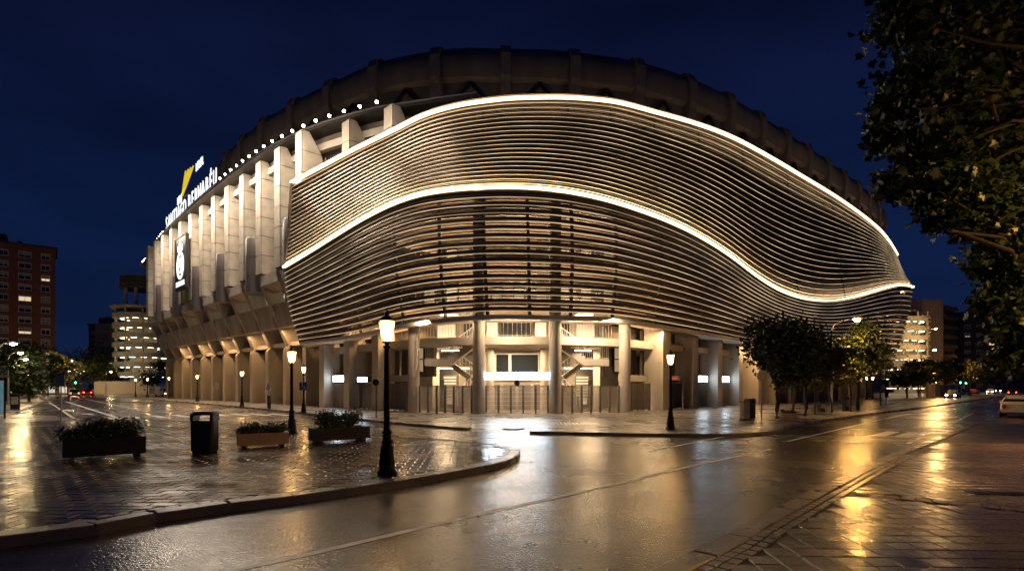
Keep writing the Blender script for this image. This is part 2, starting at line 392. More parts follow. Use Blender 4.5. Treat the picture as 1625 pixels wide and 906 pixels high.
# right pavement (foreground, under the big tree); kerb on its left going away
kr = [(-7, -3), (1.76, 5.94), (3.5, 7.84), (9.6, 14.3), (17.2, 21.75), (24.5, 29.0)]
kr_s = smooth_line(kr, 5)
poly_r = [tuple(p) for p in kr_s]+[(27.5, 26), (70, -12), (-7, -12)]
poly_r = poly_r[::-1]
pv = ngon_slab('pavement', poly_r, PAVZ-.008, -.02, m_mortar, m_kerb)
kline = [p for p in kr_s]
kerbs(pv, kline[::-1])
items = [q for ins in (.37, .50) for q in setts(pv, kline[::-1], ins) if q[1] > 4.5 and q[1] < 15]
a_, c_ = gnd(1358, 785), gnd(1900, 838)
items += [q for ins in (0, .13) for q in setts(pv, [(a_.x, a_.y), (c_.x, c_.y)], ins) if q[0] < 11]
laid(pv, 'sett', me_sett, items, 300, m_kerb)
items = []
for iy in range(-10, 46):
    for ix in range(-20, 80):
        x = ix*.306; y = 4.8+iy*.306; ang = R(-2.5); X = x*math.cos(ang)-y*math.sin(ang); Yy = x*math.sin(ang)+y*math.cos(ang)
        if Yy < 5.0 or X > Yy*.98+.5 or not inside((X, Yy), poly_r) or dist_edge((X, Yy), kline) < .60: continue
        dd = Vector((c_.x-a_.x, c_.y-a_.y)).normalized(); rel = Vector((X-a_.x, Yy-a_.y))
        if rel.dot(dd) > -.1 and abs(rel.dot(Vector((-dd.y, dd.x)))-.065) < .21: continue
        items.append((X, Yy, PAVZ+.010+rng.uniform(-.002, .002), ang, 1, 1))
laid(pv, 'tile', me_tile, items, 300, m_tile)

# island plaza on the left with lamp, planters and bin
near = [(-30, -6), (-14, 1.2), (-6.32, 6.77), (-5.7, 7.5), (-4.8, 8.47), (-3.57, 9.45), (-2.06, 11.0), (-1.02, 12.3), (-.2, 13.6), (.22, 15.3), (.05, 16.9), (-.9, 18.3), (-3.5, 20.2), (-9.6, 24.6), (-22, 33.0)]
near_s = smooth_line(near, 5)
poly_i = [tuple(p) for p in near_s]+[(-28, 27), (-60, 20), (-60, -6)]
isl = ngon_slab('traffic_island', poly_i, PAVZ-.008, -.02, m_mortar, m_kerb)
kerbs(isl, [p for p in near_s])
items = [q for q in setts(isl, near_s, .37) if q[1] > 4]
laid(isl, 'sett', me_sett, items, 300, m_kerb)
items = []
for iy in range(0, 110):
    for ix in range(-80, 20):
        x = ix*.41+(.2 if iy % 2 else 0); y = 5+iy*.257; ang = R(4); X = x*math.cos(ang)-y*math.sin(ang); Yy = x*math.sin(ang)+y*math.cos(ang)
        if X < -Yy*.98-.5 or not inside((X, Yy), poly_i) or dist_edge((X, Yy), near_s) < .42: continue
        items.append((X, Yy, PAVZ+.010+rng.uniform(-.003, .003), ang, 1, 1))
laid(isl, 'paver', me_paver, items, 300, m_paver)

# stadium pavement with the dropped crossing in front of the gates
kl = [(-190, 235), (-79, 109), (-45, 72.5), (-25, 51), (-15, 39.5), (-7.4, 30.3), (-4, 26.8), (-2.05, 24.8)]
kq = [(.75, 23.0), (6.3, 21.8), (9.3, 22.0), (11.6, 23.8), (13.2, 26.3), (16.3, 29.7), (27.6, 40.9), (46, 58.4), (120, 132), (330, 342)]
kl_s = smooth_line(kl, 4); kq_s = smooth_line(kq, 4)
poly_s = [tuple(p) for p in kl_s]+[(-2.05, 28.5), (.75, 28.5)]+[tuple(p) for p in kq_s]+[(330, 420), (-190, 420)]
spv = ngon_slab('stadium_pavement', poly_s, PAVZ, -.02, m_pave_far, m_kerb)
kerbs(spv, [p for p in kl_s][::-1] if False else kl_s, limit=150, zt=PAVZ+.008, cut=lambda q: q.y > 100)
kerbs(spv, kq_s, limit=150, zt=PAVZ+.008, cut=lambda q: q.y > 80)
b = MB(); b.grid([[(lerp(-2.05, .75, k/4), lerp(lerp(24.6, 22.9, k/4), 28.5, j/4), lerp(.006, PAVZ+.002, j/4)) for k in range(5)] for j in range(5)])
structure(b.build('dropped_crossing', m_pave_far))
# drain grating right of the dropped crossing
t = thing('drain_grate', 'slatted steel drain grate in the pavement before the gates', 'drain', (3.2, 27.6, PAVZ+.003))
bar = MB(); bar.box((0, 0, .004), (.07, 1.5, .012)); p0 = None
for k in range(12):
    if p0 is None: p0 = bar.build('grate_bar', m_steel, t, local=True, loc=(-1.1, 0, 0))
    else: dup_part(p0, t, (-1.1+k*.2, 0, 0))
q = gnd(815, 682, 0); t = thing('manhole_cover', 'round iron manhole cover in the dropped crossing before the gates', 'manhole cover', (q.x, q.y, .075))
mb = MB(); mb.lathe([(.52, -.03), (.52, .012), (.47, .014), (.46, .006), (.1, .006)], n=24); mb.build('rim', mat('cover_iron', (.03, .027, .025), .35, .6, var=.2, scale=8), t, local=True)
mb = MB()
for k in range(-3, 4): mb.box((k*.12, 0, .012), (.05, .8-abs(k)*.13, .012))
mb.build('tread', MATS['cover_iron'], t, local=True)
q = gnd(1597, 784, PAVZ); t = thing('drain_cover', 'long dark iron drain cover set in the right pavement tiles', 'drain', (q.x, q.y, PAVZ+.016), R(-6))
mb = MB(); mb.box((0, 0, 0), (1.15, .32, .014)); mb.build('plate', MATS['cover_iron'], t, local=True)
mb = MB()
for k in range(9): mb.box((-.48+k*.12, 0, .011), (.05, .24, .008))
mb.build('slot_bars', MATS['cover_iron'], t, local=True)
# left pavement with the bus shelter
poly_l = [(-60, 27.5), (-26.4, 27.5), (-24.8, 28.6), (-24.2, 30.5), (-29, 35), (-60, 48)]
lp = ngon_slab('left_pavement', poly_l, PAVZ, -.02, m_pave_far, m_kerb)
kerbs(lp, poly_l[:4], zt=PAVZ+.008)
poly_b = [(-50, 31.6), (-31.2, 33.6), (-58, 68), (-130, 150), (-150, 150), (-80, 40)]
lb = ngon_slab('bus_stop_pavement', poly_b, PAVZ+.02, -.02, m_pave_far, m_kerb)
# opposite pavement of the right street, far end
poly_o = [(40, 38.5), (200, 195), (330, 322), (340, 300), (60, 30)]
ngon_slab('far_right_pavement', poly_o, PAVZ, -.02, m_pave_far, m_kerb)

# painted markings, 4 mm over the asphalt
def stripe(mb, a, c, wd, z=.004):
    a, c = Vector((a[0], a[1])), Vector((c[0], c[1])); d = (c-a).normalized(); n_ = Vector((-d.y, d.x))*wd/2
    mb.face([(a.x-n_.x, a.y-n_.y, z), (c.x-n_.x, c.y-n_.y, z), (c.x+n_.x, c.y+n_.y, z), (a.x+n_.x, a.y+n_.y, z)])
def g2(px, py): q = gnd(px, py, 0); return (q.x, q.y)
rm = thing('road_markings', 'worn white paint lines and crossings on the wet asphalt', 'road marking', (0, 0, 0)); del rm['category']; del rm['label']; rm['kind'] = 'structure'
mb = MB()
cl = [(-3.3, 5.7), (-2.37, 6.6), (-.5, 8.6), (2.16, 11.25), (4.5, 13.8), (8.2, 17.4)]
for a, c in zip(cl, cl[1:]): stripe(mb, a, c, .13)
mb.build('centre_line', m_mark, rm)
for (a, c, wd) in ((g2(1030, 716), g2(1100, 702), .12), (g2(1112, 699), g2(1178, 688), .12), (g2(1250, 700), g2(1370, 672), .1), (g2(1385, 668), g2(1500, 645), .1),
                   (g2(105, 637), g2(197, 666), .25), (g2(136, 633), g2(235, 653), .15), (g2(78, 638), g2(118, 664), .15), (g2(1380, 697), g2(1468, 699), .22)):
    mb = MB(); stripe(mb, a, c, wd); mb.build('lane_line', m_mark, rm)
for k in range(14):
    a = Vector(g2(1440, 704)).lerp(Vector(g2(1545, 655)), k/14); c = Vector(g2(1440, 704)).lerp(Vector(g2(1545, 655)), (k+.45)/14)
    mb = MB(); stripe(mb, a, c, .14); mb.build('parking_dash', m_mark, rm)
u = Vector((.707, .707))
for k, (px, py) in enumerate(((1405, 688), (1442, 689.5), (1482, 691))):       # right crossing
    c = Vector(g2(px, py)); mb = MB(); stripe(mb, c-u*1.6, c+u*1.6, .5); mb.build('crossing_bar', m_mark, rm)
a_ = Vector((-.707, .707))
for k, (px, py) in enumerate(((182, 664.5), (217, 662.5), (252, 660.8), (286, 659.5), (318, 658.5), (349, 658), (380, 657.5), (411, 657.5), (442, 657.5))):   # left crossing
    c = Vector(g2(px, py)); mb = MB(); stripe(mb, c-a_*1.7, c+a_*1.7, .5); mb.build('crossing_bar', m_mark, rm)
for (px, py) in ((143, 657), (109, 651)):
    c = Vector(g2(px, py)); mb = MB(); stripe(mb, c-a_*1.5, c+a_*.3, .25); mb.face([(*(c+a_*.3+u*.5), .004), (*(c+a_*1.5), .004), (*(c+a_*.3-u*.5), .004)]); mb.build('lane_arrow', m_mark, rm)

# ================================================================== STADIUM
S0 = Vector((5, 62, PAVZ))
stad = thing('stadium', 'huge stadium with stone pylons on its left and a curved corner of glowing metal louvres', 'stadium', S0)
# plan lines at 45 degrees: left wing runs (-1,1), right wing (1,1)
AL, NL = Vector((-.7071, .7071, 0)), Vector((.7071, .7071, 0))       # left wing: along, inward
AR, NR = Vector((.7071, .7071, 0)), Vector((-.7071, .7071, 0))       # right wing: along, inward
def LW(s, d, z): return Vector((-15.5-3.32*s, 45.1+3.32*s, 0))+NL*d+Vector((0, 0, z))   # s counts frames, d inward of pylon fronts
RZL, RZR = R(-45), R(45)
NFR = 14
# ---- left wing frames: pylon, strut, column (local: x along to the right, y inward, z up)
def side_prism(poly, th):
    mb = MB(); mb.prism([(-th/2, d, z) for d, z in poly], (th, 0, 0)); return mb
PW = 1.25
def pylon_mesh():
    mb = MB()
    mb.prism([(-PW/2+.02, d, z) for d, z in ((.02, 13.22), (.02, 24.46), (.9, 24.1), (4.4, 18.6), (4.4, 13.22))], (PW-.04, 0, 0), mi=1)
    zs = [13.2, 15.1, 17.0, 18.9, 20.8, 22.7, 24.5]
    for k in range(6):                                  # cladding panels with open joints
        z0, z1 = zs[k]+.03, zs[k+1]-.03
        if k < 5:
            mb.box((0, -.02, (z0+z1)/2), (PW-.05, .08, z1-z0))
        else: mb.prism([(-PW/2+.025, -.06, z0), (PW/2-.025, -.06, z0), (PW/2-.025, -.06, z1), (-PW/2+.025, -.06, z1)], (0, .08, 0))
        def dl(z): return 4.4 if z <= 18.6 else .9+(24.1-z)/(24.1-18.6)*3.5
        for x in (-PW/2-.02, PW/2-.04):
            for (d0, d1) in ((.06, 2.1), (2.16, 4.4)):
                e1, e0 = min(d1, dl(z1)), min(d1, dl(z0))
                if e0 <= d0+.1: continue
                e1 = max(e1, d0+.02)
                mb.prism([(x, d0, z0), (x, e0, z0), (x, e1, z1), (x, d0, z1)], (.06, 0, 0))
    return mb
py0 = st0 = co0 = None
for k in range(-1, NFR):
    L_ = LW(k, 0, 0)-S0+Vector((0, 0, 0))
    if k >= -1:
        if k < 1: L_ = L_+NL*(2.0 if k == 0 else 3.2)
        if py0 is None: py0 = pylon_mesh().build('pylon', [m_stone, m_joint], stad, local=True, loc=L_, rz=RZL)
        else: dup_part(py0, stad, L_, RZL)
    if k >= 0:
        L_ = LW(k, 0, 0)-S0
        if st0 is None:
            st0 = side_prism([(.0, 13.15), (.25, 12.1), (3.0, 6.0), (4.6, 5.6), (6, 6.2), (3.6, 8.6), (2.5, 10.9), (1.6, 13.15)], .8).build('strut', m_conc, stad, local=True, loc=L_, rz=RZL)
            co0 = side_prism([(2.6, .0), (2.6, 5.8), (2.9, 6.2), (5.4, 6.2), (5.4, .0)], .8).build('column', m_conc, stad, local=True, loc=L_+AL*-1.1*0, rz=RZL)
        else:
            dup_part(st0, stad, L_, RZL); dup_part(co0, stad, L_, RZL)
SP = 4.695
def wing_box(name, s0, s1, d0, d1, z0, z1, m, n=1):
    """box along the left wing, built in n lengths"""
    for k in range(n):
        a, c = lerp(s0, s1, k/n), lerp(s0, s1, (k+1)/n)
        mb = MB(); mb.prism([LW(a, d0, z0), LW(a, d1, z0), LW(a, d1, z1), LW(a, d0, z1)], LW(c, 0, 0)-LW(a, 0, 0)); mb.build(name, m, stad)
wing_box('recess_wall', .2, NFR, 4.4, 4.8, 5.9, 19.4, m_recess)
wing_box('ground_wall', 0, NFR, 9.0, 9.4, 0, 6, m_bronze)
wing_box('soffit', -.5, NFR, 3.0, 9.0, 6.2, 6.6, m_conc)
for k in range(0, NFR-1):                                # spandrel beams and little lit windows between the struts
    a, c = k+.07, k+.93
    mb = MB(); mb.prism([LW(a, 1.75, 8.0), LW(a, 2.5, 8.0), LW(a, 2.5, 10.3), LW(a, 1.3, 10.3)], LW(c, 0, 0)-LW(a, 0, 0)); mb.build('spandrel_beam', m_conc, stad)
    if k % 2 == 0:
        mb = MB(); mb.prism([LW(a, .1, 12.0), LW(a, 1.6, 11.5), LW(a, 1.6, 13.0), LW(a, .1, 13.0)], LW(c, 0, 0)-LW(a, 0, 0)); mb.build('cheek_beam', m_conc, stad)
    if k % 2 == 1:                                       # half-round stair drums
        mb = MB(); cpt = LW(k+.5, .9, 0); mb.lathe([(1.15, 11.6), (1.28, 11.7), (1.28, 13.3), (1.25, 13.32), (1.25, 13.36), (1.28, 13.38), (1.28, 15.2), (1.25, 15.22), (1.25, 15.26), (1.28, 15.28), (1.28, 17.2), (1.2, 17.3)], cpt, 18); mb.build('stair_drum', m_drum, stad, smooth=True)
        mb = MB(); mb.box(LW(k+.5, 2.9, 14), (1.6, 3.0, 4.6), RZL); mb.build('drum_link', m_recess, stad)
    if k in (0, 1, 2, 3, 4, 6, 8):                       # bright window strip behind the struts
        mb = MB(); mb.box(LW(k+.45, 2.2, 11.55), (1.9, .12, .12), RZL); mb.build('tube_lamp', m_tube, stad)
        fr = MB(); fr.box(LW(k+.55, 3.3, 11.3), (2.6, .12, 1.4), RZL); wf = fr.build('window', m_dark, stad)
        for j in range(4):
            p = MB(); p.box(LW(k+.55, 3.22, 11.3)+AL*(-.9+j*.6), (.5, .06, 1.2), RZL); p.build('pane', mat('lit_pane', (.3, .3, .25), .2, var=.5, scale=1.5, emis=(1, .82, .5), es=.35, sample='NONE'), wf)
for k in range(0, 14):                                    # shutters, meter cabinets at the foot of the wing
    mb = MB()
    if k % 3 == 0: mb.box(LW(k+.45, 4.2, 1.3), (2.6, .2, 2.4), RZL); mb.build('door_panel', m_white if k == 0 else m_pale, stad)
    elif k % 3 == 1: mb.box(LW(k+.4, 3.7, 1.0), (1.5, .5, 2.0), RZL); mb.build('cabinet', m_pale, stad)
    else: mb.box(LW(k+.5, 5.0, 1.2), (3.2, .15, 2.2), RZL); mb.build('shutter', m_panel, stad)
# stepped underside of the upper stand, and the eave with its floodlights
STEPS = []
for j, (d, z) in enumerate(((.75, 23.25), (1.65, 21.85), (2.55, 20.5), (3.45, 19.15))):
    STEPS.append((d, z))
EV = [(237, 412), (251, 388), (265, 371), (287, 350), (315, 324), (355, 291), (412, 250), (448, 229.5), (508, 203), (590, 178.5), (640, 170), (700, 161), (760, 153)]
EH = 24.8
eave = []
for px_, py_ in EV:
    Y = (EH-CAMZ)*FPX/(HOR-py_); eave.append(Vector(((px_-CX)/FPX*Y, Y, EH)))
eave = [Vector((eave[0].x-4, eave[0].y+4.5, EH))]+eave
el = [Vector((p[0], p[1], EH)) for p in smooth_line([(p.x, p.y) for p in eave], 6)]
def normals(pts):
    out = []
    for i in range(len(pts)):
        t_ = pts[min(i+1, len(pts)-1)]-pts[max(i-1, 0)]; out.append(Vector((t_.y, -t_.x, 0)).normalized())
    return out
en = normals(el)
for d, z in STEPS:
    mb = MB(); mb.sweep(el, en, [(-d, z), (-d, z+.62), (-d-.5, z+.62), (-d-.5, z)][::-1])
    for v in mb.v: v.z -= EH
    mb.build('stand_step', m_stone, stad)
mb = MB(); mb.sweep(el, en, [(-1.0, -.8), (-5, -6.7), (-5.2, -6.7), (-5.2, -.3), (-1.0, -.3)]); mb.build('stand_underside', m_recess, stad)
mb = MB(); mb.sweep(el, en, [(.55, -.32), (.55, -.1), (-3.2, .1), (-3.2, -.2)]); mb.build('eave', m_dark, stad)
mb = MB(); mb.sweep(el, en, [(.66, -.1), (.66, .02), (.52, .02), (.52, -.1)]); mb.build('gutter_rail', m_steel, stad)
er = resample([(p.x, p.y) for p in el], 1.72)
bodies = None; rot = None
for i, p in enumerate(er[:-1]):
    q = at(0, 0, 1); pxp = CX+FPX*p.x/p.y
    if 262 < pxp < 352 or pxp > 600: continue            # the sign stands there
    d = (er[i+1]-p).normalized(); ang = math.atan2(d.y, d.x)
    P_ = Vector((p.x, p.y, EH+.62))-S0
    if bodies is None:
        mb = MB(); mb.box((0, -.05, 0), (.24, .2, .24)); mb.box((0, 0, -.33), (.07, .07, .5)); bodies = mb.build('floodlight', m_dark, stad, local=True, loc=P_, rz=ang)
        mb = MB(); mb.lathe([(.14, 0), (.14, .07), (.10, .14), (.03, .17)], (0, 0, 0), 10)
        for v in mb.v: v[:] = (v.x*.85, -.16-v.z, v.y*.85)
        lens0 = mb.build('lens', m_flood, bodies, local=True)
    else:
        o = dup_part(bodies, stad, P_, ang); dup_part(lens0, o, (0, 0, 0))

# ---- roof ring
RO = [(345, 268), (400, 202), (469, 155), (543, 118), (607, 92), (717, 72.5), (803, 73), (875, 74.5), (961, 84.5), (1018, 94.5), (1100, 121), (1172, 156), (1243, 203), (1318, 255), (1372, 298), (1401, 338)]
RH = 39.2
ring = []
for px_, py_ in RO:
    Y = (RH-CAMZ)*FPX/(HOR-py_); ring.append(((px_-CX)/FPX*Y, Y))
ring = [(-46, 150), (-55, 128), (-56, 110)]+ring+[(84, 134), (84, 150)]
rl = [Vector((p[0], p[1], 0)) for p in smooth_line(ring, 10)]
for _ in range(3): rl = [rl[0]]+[(rl[i-1]+rl[i]*2+rl[i+1])/4 for i in range(1, len(rl)-1)]+[rl[-1]]
rp = resample([(p.x, p.y) for p in rl], 1.9); rp = [Vector((p.x, p.y, 0)) for p in rp]
rn = normals(rp)
prof = [(-.25, 35.3), (.28, 35.6), (.52, 36.5), (.52, 37.6), (.25, 38.5), (-.4, 39.1), (-1.6, 39.3), (-3, 39.0), (-3, 35.3)]
NP = 4; i = 0; rib0 = None
def fan(o, z): return o
while i+NP < len(rp):
    seg, sn = rp[i:i+NP+1], rn[i:i+NP+1]
    mb = MB(); mb.sweep(seg, sn, prof); mb.build('roof_panel', m_roof, stad, smooth=True)
    mb = MB(); mb.sweep(seg, sn, [(-.9, 26), (-.35, 34.9), (-.35, 35.28), (-2, 35.28), (-2, 26)]); mb.build('roof_band', m_roof, stad)
    for a_i, c_i in ((0, NP//2), (NP, NP//2)):
        mb = MB(); mb.beam(seg[a_i]+sn[a_i]*-.2+Vector((0, 0, 31.0)), seg[c_i]+sn[c_i]*-.1+Vector((0, 0, 35.1)), .3, .3); mb.build('brace', m_dark, stad)
    ang = math.atan2(sn[0].y, sn[0].x)
    if rib0 is None:
        mb = MB(); mb.prism([(o, -.55, z) for o, z in ((-2.8, 27), (.25, 29.5), (.6, 34.9), (.82, 35.6), (.82, 38.0), (.5, 38.9), (-.3, 39.35), (-2.8, 39.5))], (0, 1.1, 0))
        rib0 = mb.build('roof_rib', m_rib, stad, local=True, loc=rp[i]-Vector((S0.x, S0.y, S0.z)), rz=ang)
    else: dup_part(rib0, stad, rp[i]-S0, ang)
    i += NP
mb = MB(); mb.face([(p.x-n_.x*2.5, p.y-n_.y*2.5, 38.6) for p, n_ in zip(rp, rn)]); mb.build('roof_deck', m_roof, stad)

# ---- the louvred corner: three guiding curves (top light strip, middle light strip, lower sill)
TOP = [(463, 290), (510, 265), (565, 236), (621, 209), (676, 182), (731, 167), (760, 162.5), (817, 156.5), (880, 155), (961, 160), (1047, 180.5), (1104, 196.5), (1157, 216), (1215, 246), (1272, 279.5), (1330, 314.5), (1387, 356), (1410, 378), (1424, 404)]
MID = [(451, 424), (493, 399), (539, 370), (585, 342.5), (632, 320), (678, 307), (740, 299.5), (800, 297), (840, 298), (884, 302), (945, 313), (1007, 331), (1069, 354.5), (1115, 378), (1160, 407), (1200, 438), (1243, 463), (1286, 475.5), (1315, 477.5), (1358, 470.5), (1401, 457.6), (1438, 451), (1449, 455)]
BOT = [(477, 544), (548, 536), (591, 528), (625, 519.5), (640, 517), (693, 509.5), (751, 504.5), (799, 502.5), (873, 504), (958, 506), (979, 508), (1059, 520), (1138, 533), (1181, 540), (1260, 554), (1340, 566), (1418, 577)]
YM = [(451, 48.3), (540, 43.6), (632, 39.2), (740, 36.9), (822, 36.2), (900, 36.7), (1007, 39.4), (1115, 45), (1200, 50.5), (1286, 57.5), (1358, 66), (1401, 74), (1438, 84), (1449, 88)]
YB = [(477, 49.3), (548, 44.3), (625, 39.9), (700, 37.6), (800, 36.9), (873, 36.9), (958, 38), (1059, 42.3), (1138, 47), (1181, 50.2), (1260, 57.5), (1340, 68), (1418, 84)]
HT = [(463, 20.0), (880, 22.3), (1424, 24)]
NS = 150
def curve(x0, x1, f):
    pts = []
    for k in range(NS+1):
        x = lerp(x0, x1, k/NS); pts.append(f(x))
    for _ in range(6): pts = [pts[0]]+[(pts[i-1]+pts[i]*2+pts[i+1])/4 for i in range(1, NS)]+[pts[-1]]
    e_ = pts[-1]; pts += [e_+Vector((.75, 1.7, -.15)), e_+Vector((.9, 3.4, -.3)), e_+Vector((.3, 5.4, -.4)), e_+Vector((-1.4, 8, -.5))]
    return pts
def ftop(x): py_ = table(TOP, x); Y = (table(HT, x)-CAMZ)*FPX/(HOR-py_); return at(x, py_, Y)
c_top = curve(463, 1424, ftop)
c_mid = curve(451, 1449, lambda x: at(x, table(MID, x), table(YM, x)))
c_bot = curve(477, 1418, lambda x: at(x, table(BOT, x), table(YB, x)))
def between(lo, hi, v, bulge=0.):
    pts = [a.lerp(c, v) for a, c in zip(lo, hi)]
    nn = normals(pts)
    if bulge: pts = [p+n_*(bulge*math.sin(math.pi*v)) for p, n_ in zip(pts, nn)]
    return pts, nn
lining_u = MB()
rows = []
for v in (0, .2, .4, .6, .8, 1):
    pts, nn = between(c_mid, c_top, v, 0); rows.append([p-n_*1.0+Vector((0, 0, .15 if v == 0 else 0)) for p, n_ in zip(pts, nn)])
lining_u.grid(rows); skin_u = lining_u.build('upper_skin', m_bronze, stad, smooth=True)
NU = 20
for k in range(1, NU):
    v = k/NU; pts, nn = between(c_mid, c_top, v, -.25)
    mb = MB(); mb.sweep(pts, nn, [(.0, -.055), (.03, -.03), (.0, .05), (-.34, .10), (-.34, .06)], [1, 0, 0, 0, 0]); mb.build('louvre', [m_louvre, m_led], skin_u)
    pts, nn = between(c_mid, c_top, v-.5/NU, -.25)
    mb = MB(); mb.sweep(pts, nn, [(-.02, -.03), (.0, .0), (-.02, .03), (-.22, .05), (-.22, .02)]); mb.build('thin_louvre', m_louvre, skin_u)
NLW = 16
mull = MB(); pts_m = {}
# lower skin: posts behind the louvres; each louvre hangs on them
lower = [between(c_bot, c_mid, v, .35) for v in [0]+[k/NLW for k in range(1, NLW)]+[1]]
posts = MB(); frame_low = None
for j in range(3, NS, 11):
    col = [lower[k][0][j]-lower[k][1][j]*.55 for k in range(len(lower))]
    mb = MB(); mb.tube(col, .13, 6)
    o = mb.build('support_post', m_dark, stad)
    if frame_low is None: frame_low = o
for j in range(3, NS, 11):
    col = [between(c_mid, c_top, v, -.25) for v in (0, .25, .5, .75, 1)]
    mb = MB(); mb.tube([c[0][j]-c[1][j]*.5 for c in col], .08, 5); mb.build('upper_post', m_dark, skin_u)
for k in range(1, NLW):
    pts, nn = lower[k]
    mb = MB(); mb.sweep(pts, nn, [(.02, -.16), (.06, -.115), (.08, .0), (.03, .14), (-.1, .17), (-.38, .11), (-.38, .04)], [1, 0, 0, 0, 0, 0, 0]); mb.build('louvre', [m_louvre, m_led2], frame_low)
    if k > 1:
        (p0_, n0_), (p1_, n1_) = lower[k-1], lower[k]; pts = [a.lerp(c, .52) for a, c in zip(p0_, p1_)]
        mb = MB(); mb.sweep(pts, n1_, [(-.03, -.035), (.0, .0), (-.03, .035), (-.26, .05), (-.26, .02)]); mb.build('thin_louvre', m_louvre, frame_low)
nn_t, nn_m, nn_b = normals(c_top), normals(c_mid), normals(c_bot)
mb = MB(); mb.sweep(c_top, nn_t, [(.18, -.08), (.18, .08), (-.1, .08), (-.1, -.08)], [1, 0, 0, 1]); mb.build('light_strip', [m_strip, m_strip_f], stad, label='upper glowing light strip')
mb = MB(); mb.sweep(c_mid, nn_m, [(.2, -.085), (.2, .085), (-.1, .085), (-.1, -.085)], [1, 0, 0, 1]); mb.build('light_strip', [m_strip, m_strip_f], stad, label='wavy middle light strip')
mb = MB(); mb.sweep(c_mid, nn_m, [(.15, -.24), (-.3, -.62), (-.9, -.72), (-.9, -.3)]); mb.build('light_cove', m_cove, stad)
mb = MB(); mb.sweep(c_top, nn_t, [(-.1, .2), (-.1, .34), (-3.0, .34), (-3.0, .2)]); mb.build('top_capping', m_bronze, stad)
mb = MB(); mb.sweep(c_bot, nn_b, [(.05, -.17), (.09, -.1), (.09, .1), (.02, .16), (-.25, .16), (-.25, -.17)]); mb.build('sill', m_sill, stad)
def edge_tube(name, pts, r=.12, m=None):
    mb = MB(); mb.tube(pts, r, 6); mb.build(name, m or m_bronze, stad)
edge_tube('end_post', [c_bot[0], c_mid[0]-nn_m[0]*.1, c_top[0]], .14)
mb = MB(); mb.grid([[c_bot[0], c_mid[0], c_top[0]], [c_bot[0]-nn_b[0]*2, c_mid[0]-nn_m[0]*2, c_top[0]-nn_t[0]*2]]); mb.build('end_panel', m_bronze, stad)
# soffit from the sill back to the columns
def colline(x):                                         # column line at ray x, plan only
    r = (x-CX)/FPX
    if x < 655:  s = (-7.2-39.9*r)/(1+r); return Vector((-7.2-s, 39.9+s, 0))
    if x > 991:  s = (39.9*r-8.2)/(1-r); return Vector((8.2+s, 39.9+s, 0))
    t_ = (x-655)/(991-655); y = 39.9-1.9*math.sin(math.pi*t_)**.6 if 0 < t_ < 1 else 39.9
    return Vector((r*y, y, 0))
sof = []
for k in range(NS+1):
    p = c_bot[k]; q = colline(lerp(477, 1418, k/NS)); sof.append((p, q))
mb = MB(); mb.grid([[Vector((p.x, p.y, p.z-.12))-n_*.2 for (p, q), n_ in zip(sof, nn_b)], [Vector((q.x, q.y+.8, min(p.z, 6.7)-.1)) for p, q in sof]]); mb.build('skin_soffit', m_sill, stad)

# ---- corner interior: columns, floors, stairs, gates
def colpos(kind, s):
    return Vector((-7.2-s, 39.9+s, 0)) if kind == 'L' else Vector((8.2+s, 39.9+s, 0))
round_c = [Vector((-7.15, 39.9, 0)), Vector((-2.3, 38.0, 0)), Vector((3.0, 38.0, 0)), Vector((8.2, 39.9, 0))]
for q in round_c:
    mb = MB(); mb.lathe([(.42, PAVZ), (.42, 3), (.42, 16 if abs(q.x) < 4 else 6.6)], q, 18); mb.build('round_column', m_conc, stad, smooth=True)
piersL = [3.3, 6.5, 9.7]; piersR = [3.74, 7.16, 10.5, 13.8]+[17.2+3.4*k for k in range(11)]
pier0 = None
for s in piersL:
    q = colpos('L', s); mb = MB(); mb.box(q+Vector((0, 0, 3.35))+NL*.4, (.95, 1.5, 6.5), RZL); mb.build('pier', m_conc, stad)
for s in piersR:
    q = colpos('R', s); mb = MB(); mb.box(q+Vector((0, 0, 3.35))+NR*.4, (1.25 if s < 5 else .95, 1.7, 6.5), RZR); mb.build('pier', m_conc, stad)
def corner_poly(off, back, sl=12., sr=22.):
    f = [colpos('L', sl)+NL*off, Vector((-7.15, 39.9+off, 0)), Vector((-2.3, 38+off, 0)), Vector((3.0, 38+off, 0)), Vector((8.2, 39.9+off, 0)), colpos('R', sr)+NR*off]
    bk = [colpos('R', sr)+NR*back, Vector((5.5, 39.9+back, 0)), Vector((-4.5, 39.9+back, 0)), colpos('L', sl)+NL*back]
    return f+bk
def slab(name, off, back, z0, z1, m, sl=12., sr=22.):
    mb = MB(); mb.prism([Vector((p.x, p.y, z0)) for p in corner_poly(off, back, sl, sr)], (0, 0, z1-z0)); return mb.build(name, m, stad)
slab('floor_slab', .55, 8, 4.95, 5.5, m_conc)
slab('floor_slab', .6, 8, 7.7, 8.1, m_conc)
slab('floor_slab', .6, 8, 10.9, 11.3, m_conc)
slab('floor_slab', .6, 8, 14.1, 14.6, m_conc)
